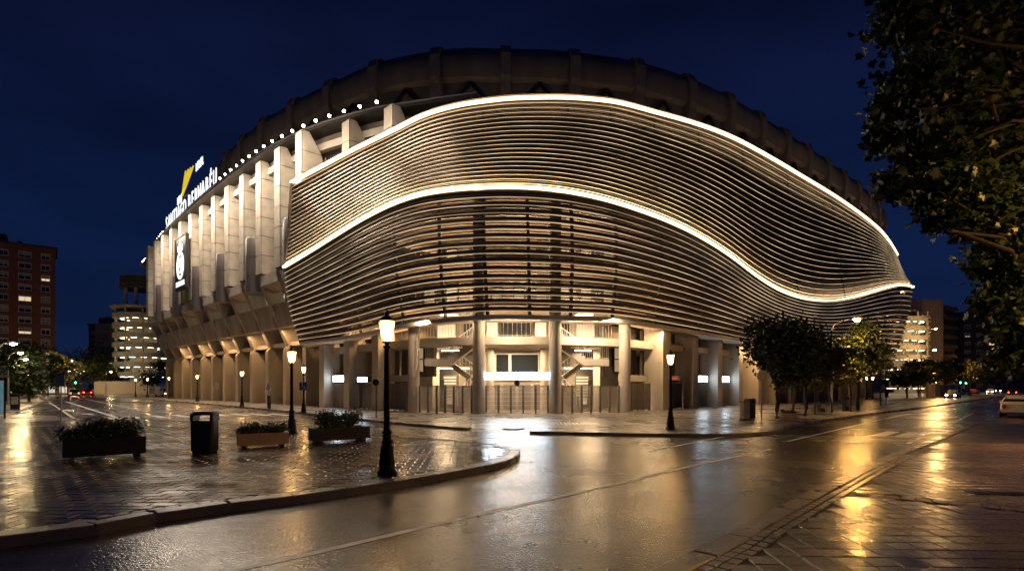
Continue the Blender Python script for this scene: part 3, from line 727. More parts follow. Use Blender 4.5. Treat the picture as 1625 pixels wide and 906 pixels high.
# back walls
def wallseg(name, a, c, z0, z1, m, th=.3):
    a, c = Vector(a), Vector(c); d = (c-a).normalized(); n_ = Vector((-d.y, d.x, 0))
    mb = MB(); mb.prism([a+Vector((0, 0, z0)), c+Vector((0, 0, z0)), c+n_*th+Vector((0, 0, z0)), a+n_*th+Vector((0, 0, z0))], (0, 0, z1-z0)); return mb.build(name, m, stad)
bL, bR = colpos('L', 12)+NL*7, colpos('R', 22)+NR*7
m_back = mat('inner_wall', (.42, .37, .29), .75, var=.18, scale=.8)
for z0, z1 in ((.1, 4.95), (5.5, 7.7), (8.1, 10.9), (11.3, 14.1), (14.6, 16.5)):
    wallseg('inner_wall', (-4.5, 46.9, 0), (5.5, 46.9, 0), z0, z1, m_back)
    wallseg('inner_wall', bL, (-4.5, 46.9, 0), z0, z1, m_back)
    wallseg('inner_wall', (5.5, 46.9, 0), bR, z0, z1, m_back)
# upper floors: glazing bars, doors and parapets seen between the louvres
for z in (8.1, 11.3):
    for k in range(9):
        x = -7+k*1.9; mb = MB(); mb.box((x, 46.6, z+1.4), (1.0, .12, 1.9)); wd = mb.build('window', m_dark, stad)
        mb = MB(); mb.box((x, 46.5, z+1.4), (.84, .06, 1.72)); mb.build('pane', mat('warm_pane', (.16, .12, .07), .3, var=.5, scale=1.3, emis=(1, .78, .4), es=.18, sample='NONE'), wd)
    pl_ = [Vector((-7.15, 40.6, z+1.05)), Vector((-2.3, 38.75, z+1.05)), Vector((3, 38.75, z+1.05)), Vector((8.2, 40.6, z+1.05))]
    mb = MB(); mb.tube(pl_, .04, 6)
    for a, c in zip(pl_, pl_[1:]):
        for k in range(12): q = a.lerp(c, k/12); mb.tube([q, q-Vector((0, 0, 1.05))], .018, 4)
    mb.build('railing', m_steel, stad)
# dark linings behind the outer parts of the lower skin
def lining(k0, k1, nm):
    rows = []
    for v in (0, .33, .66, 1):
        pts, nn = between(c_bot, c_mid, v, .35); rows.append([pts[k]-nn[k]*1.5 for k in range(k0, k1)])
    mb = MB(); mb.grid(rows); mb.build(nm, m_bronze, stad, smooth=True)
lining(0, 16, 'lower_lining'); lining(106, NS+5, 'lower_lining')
# side-bay stairs
def flight(a, c, wd, th, yv, nm='stair_flight'):
    """inclined flight from a to c (x, z) at depth yv..yv+wd with treads, handrail and balusters"""
    (x0, z0), (x1, z1) = a, c; sgn = 1 if x1 > x0 else -1
    mb = MB(); mb.prism([(x0, yv, z0), (x1, yv, z1), (x1, yv, z1-th), (x0, yv, z0-th)], (0, wd, 0))
    n = max(3, int(abs(z1-z0)/.17))
    for k in range(n):
        xa = lerp(x0, x1, k/n); xb = lerp(x0, x1, (k+1)/n); zz = lerp(z0, z1, (k+1)/n)
        mb.box(((xa+xb)/2, yv+wd/2, zz-.06), (abs(xb-xa)+.03, wd-.06, .14))
    fl = mb.build(nm, m_conc, stad)
    mb = MB(); top0, top1 = Vector((x0, yv+.06, z0+1.0)), Vector((x1, yv+.06, z1+1.0))
    mb.tube([top0, top1], .035, 6); mb.tube([top0-Vector((0, 0, .45)), top1-Vector((0, 0, .45))], .02, 5)
    for k in range(8):
        q = top0.lerp(top1, (k+.5)/8); mb.tube([q, q-Vector((0, 0, 1.0))], .018, 4)
    mb.build('handrail', m_white, fl)
def railing(a, c, h=1.0, n=10):
    a, c = Vector(a), Vector(c); up = Vector((0, 0, h)); mb = MB(); mb.tube([a+up, c+up], .035, 6)
    mb.tube([a+up*.1, c+up*.1], .02, 5)
    for k in range(n+1): q = a.lerp(c, k/n); mb.tube([q, q+up], .016, 4)
    return mb.build('railing', m_steel, stad)
for sg, x0 in ((-1, .35), (1, .35)):
    mx_ = lambda x: .35+sg*(x-.35)*1.0
    X = lambda x: .35+sg*x                              # mirrored about the middle of the entrance
    mb = MB(); mb.prism([(X(4.95), 39.75, 3.5), (X(6.75), 40.1, 3.5), (X(6.75), 42.6, 3.5), (X(4.95), 42.6, 3.5)], (0, 0, .5)); mb.build('landing', m_conc, stad)
    railing((X(5.0), 39.85, 4.0), (X(6.7), 40.2, 4.0), .85, 12)
    flight((X(4.95), 4.0), (X(2.95), 5.5), 1.1, .55, 39.75)
    flight((X(4.95), 3.9), (X(2.9), 2.4), 1.1, .45, 40.95)
    flight((X(2.75), 2.35), (X(4.7), .15), 1.1, .5, 39.8)
    flight((X(4.6), 7.9), (X(2.85), 6.8), 1.1, .4, 40.6)
    railing((X(2.95), 39.2, 5.5), (X(7.0), 40.5, 5.5), 1.05, 18)
    mb = MB(); mb.box((X(6.5), 44.5, 2.5), (.5, .5, 4.9)); mb.build('inner_pier', m_conc, stad)
    mb = MB(); mb.box((X(4.9), 43.2, 3.42), (2.3, .1, .09)); mb.build('tube_lamp', m_tube, stad)
    mb = MB(); mb.box((X(5.2), 44, 4.86), (1.6, .1, .08)); mb.build('tube_lamp', m_tube, stad)
    mb = MB(); mb.box((X(5.2), 43, 7.6), (1.6, .1, .08)); mb.build('tube_lamp', m_tube, stad)
    for (xx, zz, w_, h_, m_) in ((5.9, 6.6, 1.5, 1.5, m_white), (3.9, 6.5, 1.2, 1.6, m_dark), (6.2, 4.45, .9, .75, m_dark), (4.0, 4.3, 1.3, .9, m_recess), (3.6, 2.4, 1.3, 1.9, m_recess), (6.6, 1.4, 1.0, 2.3, m_dark)):
        mb = MB(); mb.box((X(xx), 46.6, zz), (w_, .3, h_)); mb.build('door_panel', m_, stad)
    vt = MB(); vt.box((X(5.6), 46.55, 2.0), (1.1, .1, 1.9)); vo = vt.build('vent', m_panel, stad)
    for k in range(7):
        mb = MB(); mb.box((X(5.6), 46.45, 1.25+k*.25), (1.0, .08, .12)); mb.build('vent_slat', m_white, vo)
    for k in range(3):                                   # cupboards and boards on the back wall
        mb = MB(); mb.box((X(4.6+k*1.1), 46.7, 1.3), (.7, .25, 1.6)); mb.build('notice_board', m_white if k == 1 else m_panel, stad)
railing((-1.9, 38.75, 5.5), (2.6, 38.75, 5.5), 1.05, 14)
# centre: pilasters, dark window and its frame
for x in (-1.75, 2.55):
    mb = MB(); mb.lathe([(.38, .1), (.38, 4.93)], (x, 42.5, 0), 14); mb.build('round_column', m_conc, stad, smooth=True)
mb = MB(); mb.box((.35, 43.4, 3.65), (3.6, .2, 1.9)); wd = mb.build('window', m_white, stad)
for x, wdt in ((-.75, .95), (1.0, 2.1)):
    mb = MB(); mb.box((x, 43.26, 3.65), (wdt, .1, 1.72)); mb.build('pane', m_glass_d, wd)
mb = MB(); mb.box((.35, 43.8, 1.3), (5.2, .2, 2.3)); mb.build('lobby_wall', m_back, stad)
for x in (-1.4, -.2, 1.0, 2.2):
    mb = MB(); mb.box((x, 43.6, 1.15), (.95, .15, 2.05)); mb.build('lobby_door', m_panel, stad)
mb = MB(); mb.box((.35, 44.2, 6.55), (2.5, .2, 1.7)); wd = mb.build('window', m_dark, stad)
mb = MB(); mb.box((.35, 44.08, 6.55), (2.3, .06, 1.5)); mb.build('pane', m_glass_d, wd)
for x in (-1.6, 2.3):
    mb = MB(); mb.box((x, 44.2, 6.5), (.85, .3, 1.9)); mb.build('door_panel', m_white, stad)
# gates
def gate_run(p0, p1, n, z1, kind, label, thn):
    p0, p1 = Vector(p0), Vector(p1); d = (p1-p0); L = d.length; d.normalize(); rz = math.atan2(d.y, d.x)
    t = thing('gate', label, 'gate', p0, rz)
    post0 = leaf0 = None
    for k in range(n+1):
        if post0 is None:
            mb = MB(); mb.box((0, 0, z1/2), (.12, .12, z1)); post0 = mb.build('gate_post', m_panel, t, local=True, loc=(0, 0, 0))
        else: dup_part(post0, t, (L*k/n, 0, 0))
    wl_ = L/n-.16
    for k in range(n):
        loc = (L*(k+.5)/n, 0, 0)
        if leaf0 is None:
            mb = MB()
            if kind == 'mesh':
                mb.box((0, 0, .12), (wl_, .05, .06)); mb.box((0, 0, z1-.06), (wl_, .05, .06))
                for j in range(9): mb.box((-wl_/2+wl_*(j+.5)/9, 0, z1/2), (.025, .03, z1-.2))
                for j in range(6): mb.box((0, .02, .25+(z1-.4)*j/5), (wl_, .02, .025))
                leaf0 = mb.build('gate_leaf', m_white if thn else m_steel, t, local=True, loc=loc)
            else:
                mb.box((0, 0, z1/2+.03), (wl_, .05, z1-.12)); leaf0 = mb.build('gate_leaf', m_panel, t, local=True, loc=loc)
                mb = MB()
                for j in range(6): mb.box((-wl_/2+wl_*(j+.5)/6, -.035, z1/2+.03), (.02, .02, z1-.2))
                leaf0b = mb.build('gate_rib', m_panel, leaf0, local=True)
        else:
            o = dup_part(leaf0, t, loc)
            if kind != 'mesh': dup_part(leaf0b, o, (0, 0, 0))
    return t
gate_run((-1.8, 38.1, PAVZ), (2.5, 38.1, PAVZ), 5, 1.95, 'mesh', 'white mesh entrance gate under the bright light band', True)
gate_run((-6.65, 39.6, PAVZ), (-2.8, 38.15, PAVZ), 6, 1.95, 'mesh', 'steel bar gate before the stairs left of the bright light band', False)
gate_run((3.5, 38.15, PAVZ), (7.7, 39.6, PAVZ), 6, 1.95, 'mesh', 'steel bar gate before the stairs right of the bright light band', False)
def arm_gate(kind, s0, s1, label, n=4, z1=2.15):
    a, c = colpos(kind, s0), colpos(kind, s1); nrm = NL if kind == 'L' else NR
    a, c = a+nrm*.5+Vector((0, 0, PAVZ)), c+nrm*.5+Vector((0, 0, PAVZ))
    if kind == 'L': a, c = c, a
    return gate_run(a, c, n, z1, 'panel', label, False)
arm_gate('L', .55, 2.85, 'ribbed metal gate just left of the steel bar stair gate', 4)
arm_gate('L', 3.9, 6.0, 'dark ribbed shutter gate second left of the stair gate', 4)
arm_gate('L', 7.1, 9.2, 'ribbed gate under the small white lit sign at left', 4)
arm_gate('R', .6, 3.0, 'pale ribbed gate just right of the steel bar stair gate', 4)
arm_gate('R', 4.5, 6.6, 'dark shuttered gate behind the right street lamp', 3)
arm_gate('R', 7.8, 9.9, 'ribbed gate below the first small white lit sign at right', 4)
arm_gate('R', 11.1, 13.2, 'ribbed gate below the second small white lit sign at right', 4)
# walls above the wing gates
for kind, spans in (('L', ((.5, 2.9), (3.85, 6.05), (7.05, 9.25))), ('R', ((.55, 3.05), (4.4, 6.65), (7.7, 10.0), (11.05, 13.3)))):
    nrm = NL if kind == 'L' else NR; rz = RZL if kind == 'L' else RZR
    for j, (s0, s1) in enumerate(spans):
        q = (colpos(kind, s0)+colpos(kind, s1))/2; L = (s1-s0)*1.414
        mb = MB(); mb.box(q+nrm*.95+Vector((0, 0, 2.62)), (L, .3, .5), rz); mb.build('lintel', m_pale if j != 1 else m_dark, stad)
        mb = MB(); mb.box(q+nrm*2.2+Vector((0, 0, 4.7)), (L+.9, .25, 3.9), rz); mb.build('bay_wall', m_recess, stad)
        mb = MB(); mb.box(q+nrm*1.98+Vector((0, 0, 4.1)), (L*.62, .12, 2.1), rz); wd = mb.build('window', m_dark, stad)
        for i_ in range(3):
            for r_ in range(2):
                mb = MB(); mb.box(q+nrm*1.9+Vector((0, 0, 3.6+r_*1.0))+(AR if kind == 'R' else -AL)*((i_-1)*L*.2), (L*.17, .06, .9), rz)
                mb.build('pane', mat('bay_pane', (.2, .18, .12), .2, var=.5, scale=.9, emis=(1, .76, .42), es=.22, sample='NONE'), wd)
# right wing base between the piers
for j, s in enumerate(piersR[3:-1]):
    q = (colpos('R', s)+colpos('R', piersR[3+j+1]))/2
    mb = MB(); mb.box(q+NR*1.4+Vector((0, 0, 3.3)), (4.1, .3, 6.4), RZR); mb.build('bay_wall', m_pale if j % 2 else m_recess, stad)
    mb = MB(); mb.box(q+NR*1.18+Vector((0, 0, 1.25)), (2.6, .1, 2.2), RZR); mb.build('shutter', m_panel, stad)
# massive core behind everything so that no sky shows through
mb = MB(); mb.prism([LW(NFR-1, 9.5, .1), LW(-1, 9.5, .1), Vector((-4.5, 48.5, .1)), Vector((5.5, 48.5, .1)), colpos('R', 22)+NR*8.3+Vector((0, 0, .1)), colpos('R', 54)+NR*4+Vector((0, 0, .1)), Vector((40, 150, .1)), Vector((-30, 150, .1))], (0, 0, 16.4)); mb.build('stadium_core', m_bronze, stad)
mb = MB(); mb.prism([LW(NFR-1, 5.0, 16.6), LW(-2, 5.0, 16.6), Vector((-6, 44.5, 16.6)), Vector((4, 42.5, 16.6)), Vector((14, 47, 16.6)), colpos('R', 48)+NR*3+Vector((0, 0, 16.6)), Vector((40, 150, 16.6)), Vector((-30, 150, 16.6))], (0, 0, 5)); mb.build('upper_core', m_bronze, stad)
edge = [rp[i_]-rn[i_]*2.2 for i_ in range(len(rp))]
mb = MB(); mb.grid([[Vector((p.x, p.y, 35.2)) for p in edge], [Vector((lerp(p.x, 7, .06), lerp(p.y, 100, .06), 21)) for p in edge]]); mb.build('roof_backing', m_bronze, stad)

# ---- illuminated signs on the stadium
def lightbox(px0, px1, py0, py1, kind, label, m, s0=None, s1=None):
    if kind == 'C':
        t = thing('light_sign', label, 'sign', (.35, 37.95, 2.45)); L = 4.5; rz = 0; t.location = (.35, 37.95, 2.45)
    else:
        nrm = NL if kind == 'L' else NR; q = (colpos(kind, s0)+colpos(kind, s1))/2+nrm*.35; rz = RZL if kind == 'L' else RZR
        t = thing('light_sign', label, 'sign', (q.x, q.y, 2.4), rz); L = (s1-s0)*1.414-.1
    h = .56
    mb = MB(); mb.box((0, .14, h/2), (L, .2, h)); mb.build('housing', m_dark, t, local=True)
    mb = MB(); mb.box((0, .02, h/2), (L-.04, .03, h-.04)); mb.build('lit_face', m, t, local=True)
lightbox(0, 0, 0, 0, 'C', 'wide bright white light band above the middle entrance gate', m_box)
lightbox(0, 0, 0, 0, 'L', 'small white lit sign over the left ribbed gate', m_boxs, 7.1, 9.2)
lightbox(0, 0, 0, 0, 'R', 'first small white lit sign right of the street lamp', m_boxs, 7.75, 9.95)
lightbox(0, 0, 0, 0, 'R', 'second small white lit sign, nearer to the dark trees', m_boxs, 11.1, 13.25)
q = (colpos('R', 4.5)+colpos('R', 6.6))/2+NR*.42; t = thing('shop_sign', 'pale sign strip with small red marks above the dark shutter behind the right lamp', 'sign', (q.x, q.y, 2.5), RZR)
mb = MB(); mb.box((0, .06, .2), (2.5, .1, .42)); mb.build('board', m_white, t, local=True)
m_redm = mat('red_mark', (.6, .03, .02), .5, var=0, emis=(1, .10, .05), es=.5, sample='NONE')
for k in range(7):
    mb = MB(); mb.box((-.75+k*.25, 0, .2), (.13, .03, .2 if k % 3 else .12)); mb.build('sign_mark', m_redm, t, local=True)
t = thing('gate_emblem', 'small grey round emblem with crown over the middle entrance gate', 'emblem', (.35, 37.98, 2.02))
mb = MB(); mb.prism([(.2*math.cos(R(22.5*k)), 0, .2+.2*math.sin(R(22.5*k))) for k in range(16)], (0, -.05, 0)); mb.build('disc', m_dark, t, local=True)
mb = MB(); mb.prism([(-.14, 0, .36), (.14, 0, .36), (.18, 0, .5), (.07, 0, .43), (0, 0, .54), (-.07, 0, .43), (-.18, 0, .5)], (0, -.045, 0)); mb.build('crown', m_dark, t, local=True)
q = LW(-.6, 1.9, 2.4); t = thing('light_sign', 'small white lit sign behind the disabled parking sign', 'sign', (q.x, q.y, 2.35), RZL)
mb = MB(); mb.box((0, .14, .2), (1.5, .2, .4)); mb.build('housing', m_dark, t, local=True)
mb = MB(); mb.box((0, .02, .2), (1.46, .03, .36)); mb.build('lit_face', m_boxs, t, local=True)

def glyph_mesh(ch, size, ext):
    cu = bpy.data.curves.new('glyph', 'FONT'); cu.body = ch; cu.size = size; cu.extrude = ext; cu.align_x = 'CENTER'; cu.offset = 0; cu.resolution_u = 3
    o = bpy.data.objects.new('glyph', cu); C.objects.link(o)
    dg = bpy.context.evaluated_depsgraph_get(); me = bpy.data.meshes.new_from_object(o.evaluated_get(dg)); bpy.data.objects.remove(o); return me
# name on the eave: letters stand on the gutter from pixel 263 to 350
def eave_pt(px_):
    best = min(range(len(el)), key=lambda i_: abs(CX+FPX*el[i_].x/el[i_].y-px_)); return el[best]
pa, pb = eave_pt(264), eave_pt(351)
dv = pb-pa; LT = dv.length; dv.normalize(); rzs = math.atan2(dv.y, dv.x)
sg = thing('roof_sign', 'white glowing letters of the stadium name standing on the eave', 'sign', pa+Vector((0, 0, .25)), rzs)
txt = 'SANTIAGO BERNABÉU'; wid = {'I': .45, ' ': .5}; tot = sum(wid.get(c, 1) for c in txt); xx = 0
for ch in txt:
    ww = wid.get(ch, 1)*LT/tot
    if ch != ' ':
        me = glyph_mesh(ch, 2.85, .05); me.materials.append(m_letter)
        o = bpy.data.objects.new('letter', me); C.objects.link(o); o.parent = sg; o.location = (xx+ww/2, -.2, .05); o.rotation_euler = (R(90), 0, 0); o.scale = (.74, 1, 1)
    xx += ww
mb = MB(); mb.box((LT/2, 0, -.05), (LT, .12, .1)); mb.build('letter_rail', m_dark, sg, local=True)
# yellow sail emblem
pc = eave_pt(299); em = thing('sail_emblem', 'yellow striped sail emblem above the roof letters', 'sign', pc+Vector((0, 0, 2.95)), rzs)
for k in range(4):
    t0 = k/3
    mb = MB(); outer = []; inner = []
    for j in range(9):
        v = j/8; x = -3.4+v*2.0+t0*v*5.2*(1-.25*v); z = .1+v*2.9*(1-.16*t0*v)
        wdt = .17+.1*math.sin(v*math.pi); outer.append((x-wdt, 0, z)); inner.append((x+wdt*.9, 0, z-.10))
    for j in range(8): mb.prism([outer[j], outer[j+1], inner[j+1], inner[j]], (0, -.12, 0))
    mb.build('sail_stripe', m_yellow, em, local=True)
for (x0, z0, n_) in ((-6.2, -.4, 4), (3.6, 1.5, 5)):
    for k in range(n_):
        mb = MB(); xk = x0+k*.72; mb.box((xk, 0, z0+.45), (.16, .1, 1.0)); mb.box((xk+.2, 0, z0+(.9 if k % 2 else .1)), (.3, .1, .16)); mb.build('small_letter', m_letter, em, local=True)
mb = MB(); mb.box((-1, .3, -1.2), (.15, .15, 2.6)); mb.box((1, .3, -1.2), (.15, .15, 2.6)); mb.box((0, .3, .05), (8, .15, .15)); mb.build('emblem_frame', m_dark, em, local=True)
# black crest panel on the pylons
q = LW(8.35, -.55, 14.8); cs = thing('crest_sign', 'tall black panel with white round crest and crown on the pylons', 'sign', q, RZL)
mb = MB(); mb.box((0, 0, 3.4), (5.0, .35, 6.9)); mb.build('panel', m_black, cs, local=True)
mb = MB()
for s_ in (-1, 1): mb.box((s_*2.52, -.02, 3.4), (.12, .42, 6.9))
mb.box((0, -.02, 6.9), (5.1, .42, .12)); mb.build('panel_frame', m_dark, cs, local=True)
def ringm(cx_, cz, r0, r1, n=28):
    mb = MB()
    for k in range(n):
        a0, a1 = 2*math.pi*k/n, 2*math.pi*(k+1)/n
        mb.prism([(cx_+r*math.cos(a)*1.0, -.19, cz+r*math.sin(a)*1.12) for r, a in ((r0, a0), (r1, a0), (r1, a1), (r0, a1))], (0, -.06, 0))
    return mb
ringm(0, 3.1, 1.25, 1.62).build('crest_ring', m_letter, cs, local=True)
mb = MB()
def bar2(x0, z0, x1, z1, w_=.2): 
    d = Vector((x1-x0, z1-z0)).normalized(); n_ = Vector((-d.y, d.x))*w_/2
    mb.prism([(x0-n_.x, -.19, z0-n_.y), (x1-n_.x, -.19, z1-n_.y), (x1+n_.x, -.19, z1+n_.y), (x0+n_.x, -.19, z0+n_.y)], (0, -.06, 0))
for (x0, z0, x1, z1) in ((-.75, 2.2, -.55, 4.1), (-.55, 4.1, 0, 2.9), (0, 2.9, .55, 4.1), (.55, 4.1, .75, 2.2), (-.9, 3.3, .9, 2.7), (-.4, 2.2, .5, 2.2), (-.7, 3.7, .3, 4.1), (.1, 2.2, .7, 3.3)): bar2(x0, z0, x1, z1)
mb.build('crest_monogram', m_letter, cs, local=True)
mb = MB()
for (x0, z0, x1, z1) in ((-.9, 5.05, .9, 5.05), (-.9, 5.05, -1.05, 5.6), (-1.05, 5.6, 0, 6.1), (0, 6.1, 1.05, 5.6), (1.05, 5.6, .9, 5.05), (0, 5.1, 0, 6.3), (-.45, 5.1, -.5, 5.8), (.45, 5.1, .5, 5.8)): bar2(x0, z0, x1, z1, .19)
mb.build('crest_crown', m_letter, cs, local=True)
for k in range(10):
    mb = MB(); xk = -1.9+k*.4; mb.box((xk, -.2, .75), (.1, .06, .62)); mb.box((xk+.12, -.2, .5 if k % 2 else 1.0), (.22, .06, .1)); mb.build('small_letter', m_letter, cs, local=True)

# ---- stadium area lights without fittings: eave floodlights, bay lights, added fills
for k in range(0, NFR-2, 2):
    p = LW(k+.5, -2.2, 24.3)
    area('eave_floodlight', p, (8.5, .35), 1150, (1, .82, .63), (R(16), 0, RZL))
p = LW(-1.7, -.2, 24.1); area('eave_floodlight', p, (9, .35), 520, (1, .82, .63), (R(16), 0, RZL))
for z, pw in ((4.8, 470), (7.55, 420), (10.8, 600), (14.0, 600)):
    for x, y in ((-5, 43), (.35, 41.2), (5.7, 43)):
        area('bay_light', (x, y, z), (3.2, 1.0), pw, (1, .71, .42), (0, 0, 0))
area('landing_light', (-5, 42.5, 3.4), (1.8, .8), 130, (1, .68, .34), (0, 0, 0)); area('landing_light', (5.7, 42.5, 3.4), (1.8, .8), 130, (1, .68, .34), (0, 0, 0))
for s in (1.8, 5.0): q = colpos('L', s)+NL*1.0; area('bay_light', (q.x, q.y, 6.3), (2.2, .7), 150, WARM, (0, 0, RZL))
for s in (1.8,): q = colpos('R', s)+NR*1.0; area('bay_light', (q.x, q.y, 6.3), (2.2, .7), 150, WARM, (0, 0, RZR))
for s in (15.5, 22, 29, 36, 43, 50): q = colpos('R', s)-NR*.9; area('pier_fill', (q.x, q.y, 5.9), (5, .2), 300, WARM, (0, 0, RZR))  # fill lights added to brighten the right wing piers
for x, y, pw in ((-4.7, 37.9, 260), (.35, 37.1, 230), (5.6, 37.9, 260)): area('soffit_light', (x, y, 6.5), (3.6, .12), pw*1.9, (1, .74, .46), (R(38), 0, 0))
for s in (2, 5): q = colpos('L', s)-NL*.5; area('soffit_light', (q.x, q.y, 6.2), (3.6, .25), 200, (1, .70, .37), (0, 0, RZL))
q = colpos('R', 2)-NR*.5; area('soffit_light', (q.x, q.y, 6.3), (3.6, .25), 220, (1, .70, .37), (0, 0, RZR))
for k in range(0, 12, 2):
    p = LW(k+.5, 1.9, 7.7); area('beam_fill', p, (4, .25), 170, WARM, (R(12), 0, RZL))  # added fill under the spandrels, brightens the column fronts
    p = LW(k+.5, -.6, .35); area('ground_fill', p, (3, .25), 45, WARM, (R(180-28), 0, RZL))  # added fill near the ground, brightens the strut undersides
for k in (2, 5, 8, 11): p = LW(k+.5, 4.6, 6.0); area('portico_fill', p, (6, .3), 50, WARM, (0, 0, RZL))  # added fill behind the struts, lifts the dark ground columns

# ================================================================== STREET FURNITURE
def lamp_proto():
    t = thing('street_lamp', 'tall black lamp post with lit lantern nearest the camera on the island kerb', 'street lamp', (0, 0, 0), group='old style lantern posts')
    mb = MB(); mb.lathe([(.24, 0), (.25, .05), (.22, .09), (.19, .13), (.165, .22), (.125, .62), (.115, .72), (.135, .75), (.135, .79), (.105, .82), (.10, .94), (.13, .97), (.13, 1.0), (.085, 1.04), (.08, 1.1)], n=16)
    for k in range(8):
        a = k*math.pi/4; mb.beam((.185*math.cos(a), .185*math.sin(a), .14), (.125*math.cos(a), .125*math.sin(a), .66), .03, .02)
    mb.build('base', m_iron, t, local=True, smooth=True)
    mb = MB(); mb.lathe([(.075, 1.1), (.072, 2.0), (.062, 2.95), (.085, 2.97), (.085, 3.0), (.05, 3.02), (.06, 3.08)], n=12); mb.build('shaft', m_iron, t, local=True, smooth=True)
    mb = MB(); mb.lathe([(.10, 3.10), (.125, 3.2), (.165, 3.42), (.185, 3.56), (.15, 3.6)], n=8); g = mb.build('lantern', m_glow, t, local=True)
    mb = MB(); mb.lathe([(.01, 3.22), (.06, 3.26), (.078, 3.34), (.06, 3.43), (.01, 3.47)], n=10); mb.build('bulb', m_bulb, g, local=True, smooth=True)
    fr = MB()
    for k in range(4):
        a = k*math.pi/2+math.pi/4; fr.tube([(.105*math.cos(a), .105*math.sin(a), 3.09), (.19*math.cos(a), .19*math.sin(a), 3.57)], .012, 4)
    fr.lathe([(.105, 3.07), (.115, 3.09), (.10, 3.11)], n=8); fr.build('lantern_frame', m_iron, g, local=True)
    mb = MB(); mb.lathe([(.20, 3.585), (.205, 3.61), (.13, 3.68), (.06, 3.72), (.05, 3.78), (.012, 3.84), (.005, 3.9)], n=8); mb.build('cap', m_iron, t, local=True)
    return t
lamp = lamp_proto(); lamp.scale = (.91,)*3; lamp.location = gnd(614, 752, PAVZ+.01)
GL = 'old style lantern posts'
for (px_, py_, lb) in ((463, 688, 'black lantern post on the island between tan and dark planters'), (1064, 681, 'black lantern post on the stadium pavement right of the gates'),
                       (482, 655, 'lantern post carrying the blue disabled parking sign'), (384, 645, 'lit lantern post before the left wing, right of its wing neighbours'),
                       (313, 637, 'lit lantern post before the middle of the left wing'), (268, 632.5, 'lit lantern post near the parked white van'),
                       (234, 630.5, 'small far lantern post by the white ramp wall, right one of two'), (215, 629.5, 'small far lantern post by the white ramp wall, left one of two')):
    q = gnd(px_, py_, PAVZ)
    dup(lamp, q, rng.random(), lb, GL, .91)

def shrub(name, label, cat, base, dims, n, leaf, m, rz=0., group=None, seed=1):
    """leafy bush: bunches of small folded leaves on short stems over a box-shaped bed"""
    rg = random.Random(seed); lx, ly, lz = dims
    t = thing(name, label, cat, base, rz, group)
    bunch = []
    for _ in range(int(14+n/60)): bunch.append((rg.uniform(-lx/2, lx/2)*.92, rg.uniform(-ly/2, ly/2)*.9, rg.uniform(.25, 1)*lz*(.72+.28*math.sin(rg.random()*3))))
    mb = MB()
    for (x, y, z) in bunch: mb.tube([(x*.6, y*.6, 0), (x*.9, y*.9, z*.6), (x, y, z)], [.018, .012, .006], 4)
    mb.build('stems', m_bark, t, local=True)
    mb = MB()
    for _ in range(n):
        bx_, by_, bz_ = rg.choice(bunch); s_ = min(lx, lz*1.3)*.16
        p = Vector((bx_+rg.gauss(0, s_), by_+rg.gauss(0, s_*.8), max(.02, bz_+rg.gauss(0, s_*.8)))); leafquad(mb, p, leaf*rg.uniform(.6, 1.25), rg)
    mb.build('foliage', m, t, local=True); return t
def leafquad(mb, p, L, rg, mi=0):
    d = Vector((rg.gauss(0, 1), rg.gauss(0, 1), rg.gauss(0, .7))).normalized(); s_ = d.cross(Vector((rg.gauss(0, 1), rg.gauss(0, 1), rg.gauss(0, 1)))).normalized()
    n_ = d.cross(s_); w_ = L*.36
    i = len(mb.v); mb.v += [p, p+d*L*.5+s_*w_+n_*L*.1, p+d*L, p+d*L*.5-s_*w_+n_*L*.1]
    mb.f += [(i, i+1, i+2), (i, i+2, i+3)]; mb.m += [mi, mi]
def planter(name, label, px0, px1, pyb, hgt, dep, m, tilt):
    a, c = gnd(px0, pyb, PAVZ+.01), gnd(px1, pyb+tilt, PAVZ+.01); d = c-a; L = d.length; rz = math.atan2(d.y, d.x)
    nn = Vector((-d.y, d.x, 0)).normalized(); t = thing(name, label, 'planter', (a+c)/2+nn*dep/2, rz)
    mb = MB(); th = .05
    mb.box((0, -dep/2+th/2, hgt/2+.04), (L, th, hgt-.08)); mb.build('front_panel', m, t, local=True)
    mb = MB(); mb.box((0, dep/2-th/2, hgt/2+.04), (L, th, hgt-.08)); mb.build('back_panel', m, t, local=True)
    for s_ in (-1, 1):
        mb = MB(); mb.box((s_*(L/2-th/2), 0, hgt/2+.04), (th, dep-2*th, hgt-.08)); mb.build('side_panel', m, t, local=True)
        mb = MB(); mb.box((s_*(L/2-.18), 0, .03), (.12, dep-.12, .06)); mb.build('foot', m_dark, t, local=True)
    mb = MB()
    for s_ in (-1, 1):
        mb.box((0, s_*(dep/2-.03), hgt+.018), (L+.03, .09, .036)); mb.box((s_*(L/2-.03), 0, hgt+.018), (.09, dep-.16, .035))
    mb.build('rim', m, t, local=True)
    mb = MB(); mb.box((0, 0, hgt-.06), (L-.12, dep-.12, .05)); mb.build('soil', m_soil, t, local=True)
    return t, L, rz
t1, L1, z1_ = planter('planter', 'large dark planter box, leftmost of the island planters', 99, 232, 732, .50, .72, m_plw, -9)
shrub('shrub', 'dark broad shrub growing in the leftmost dark planter', 'shrub', t1.location+Vector((0, 0, .44))+Vector((math.cos(z1_), math.sin(z1_), 0))*.15, (1.3, .55, .50), 3300, .07, m_leaf, z1_, seed=3)
shrub('dry_plant', 'sparse drooping plant at the left end of the leftmost planter', 'plant', t1.location+Vector((0, 0, .44))-Vector((math.cos(z1_), math.sin(z1_), 0))*.70, (.5, .45, .36), 380, .085, m_leaf, z1_, seed=4)
t2, L2, z2_ = planter('planter', 'low tan planter box between bin and lamp post', 377, 458, 712, .40, .7, m_plo, -4)
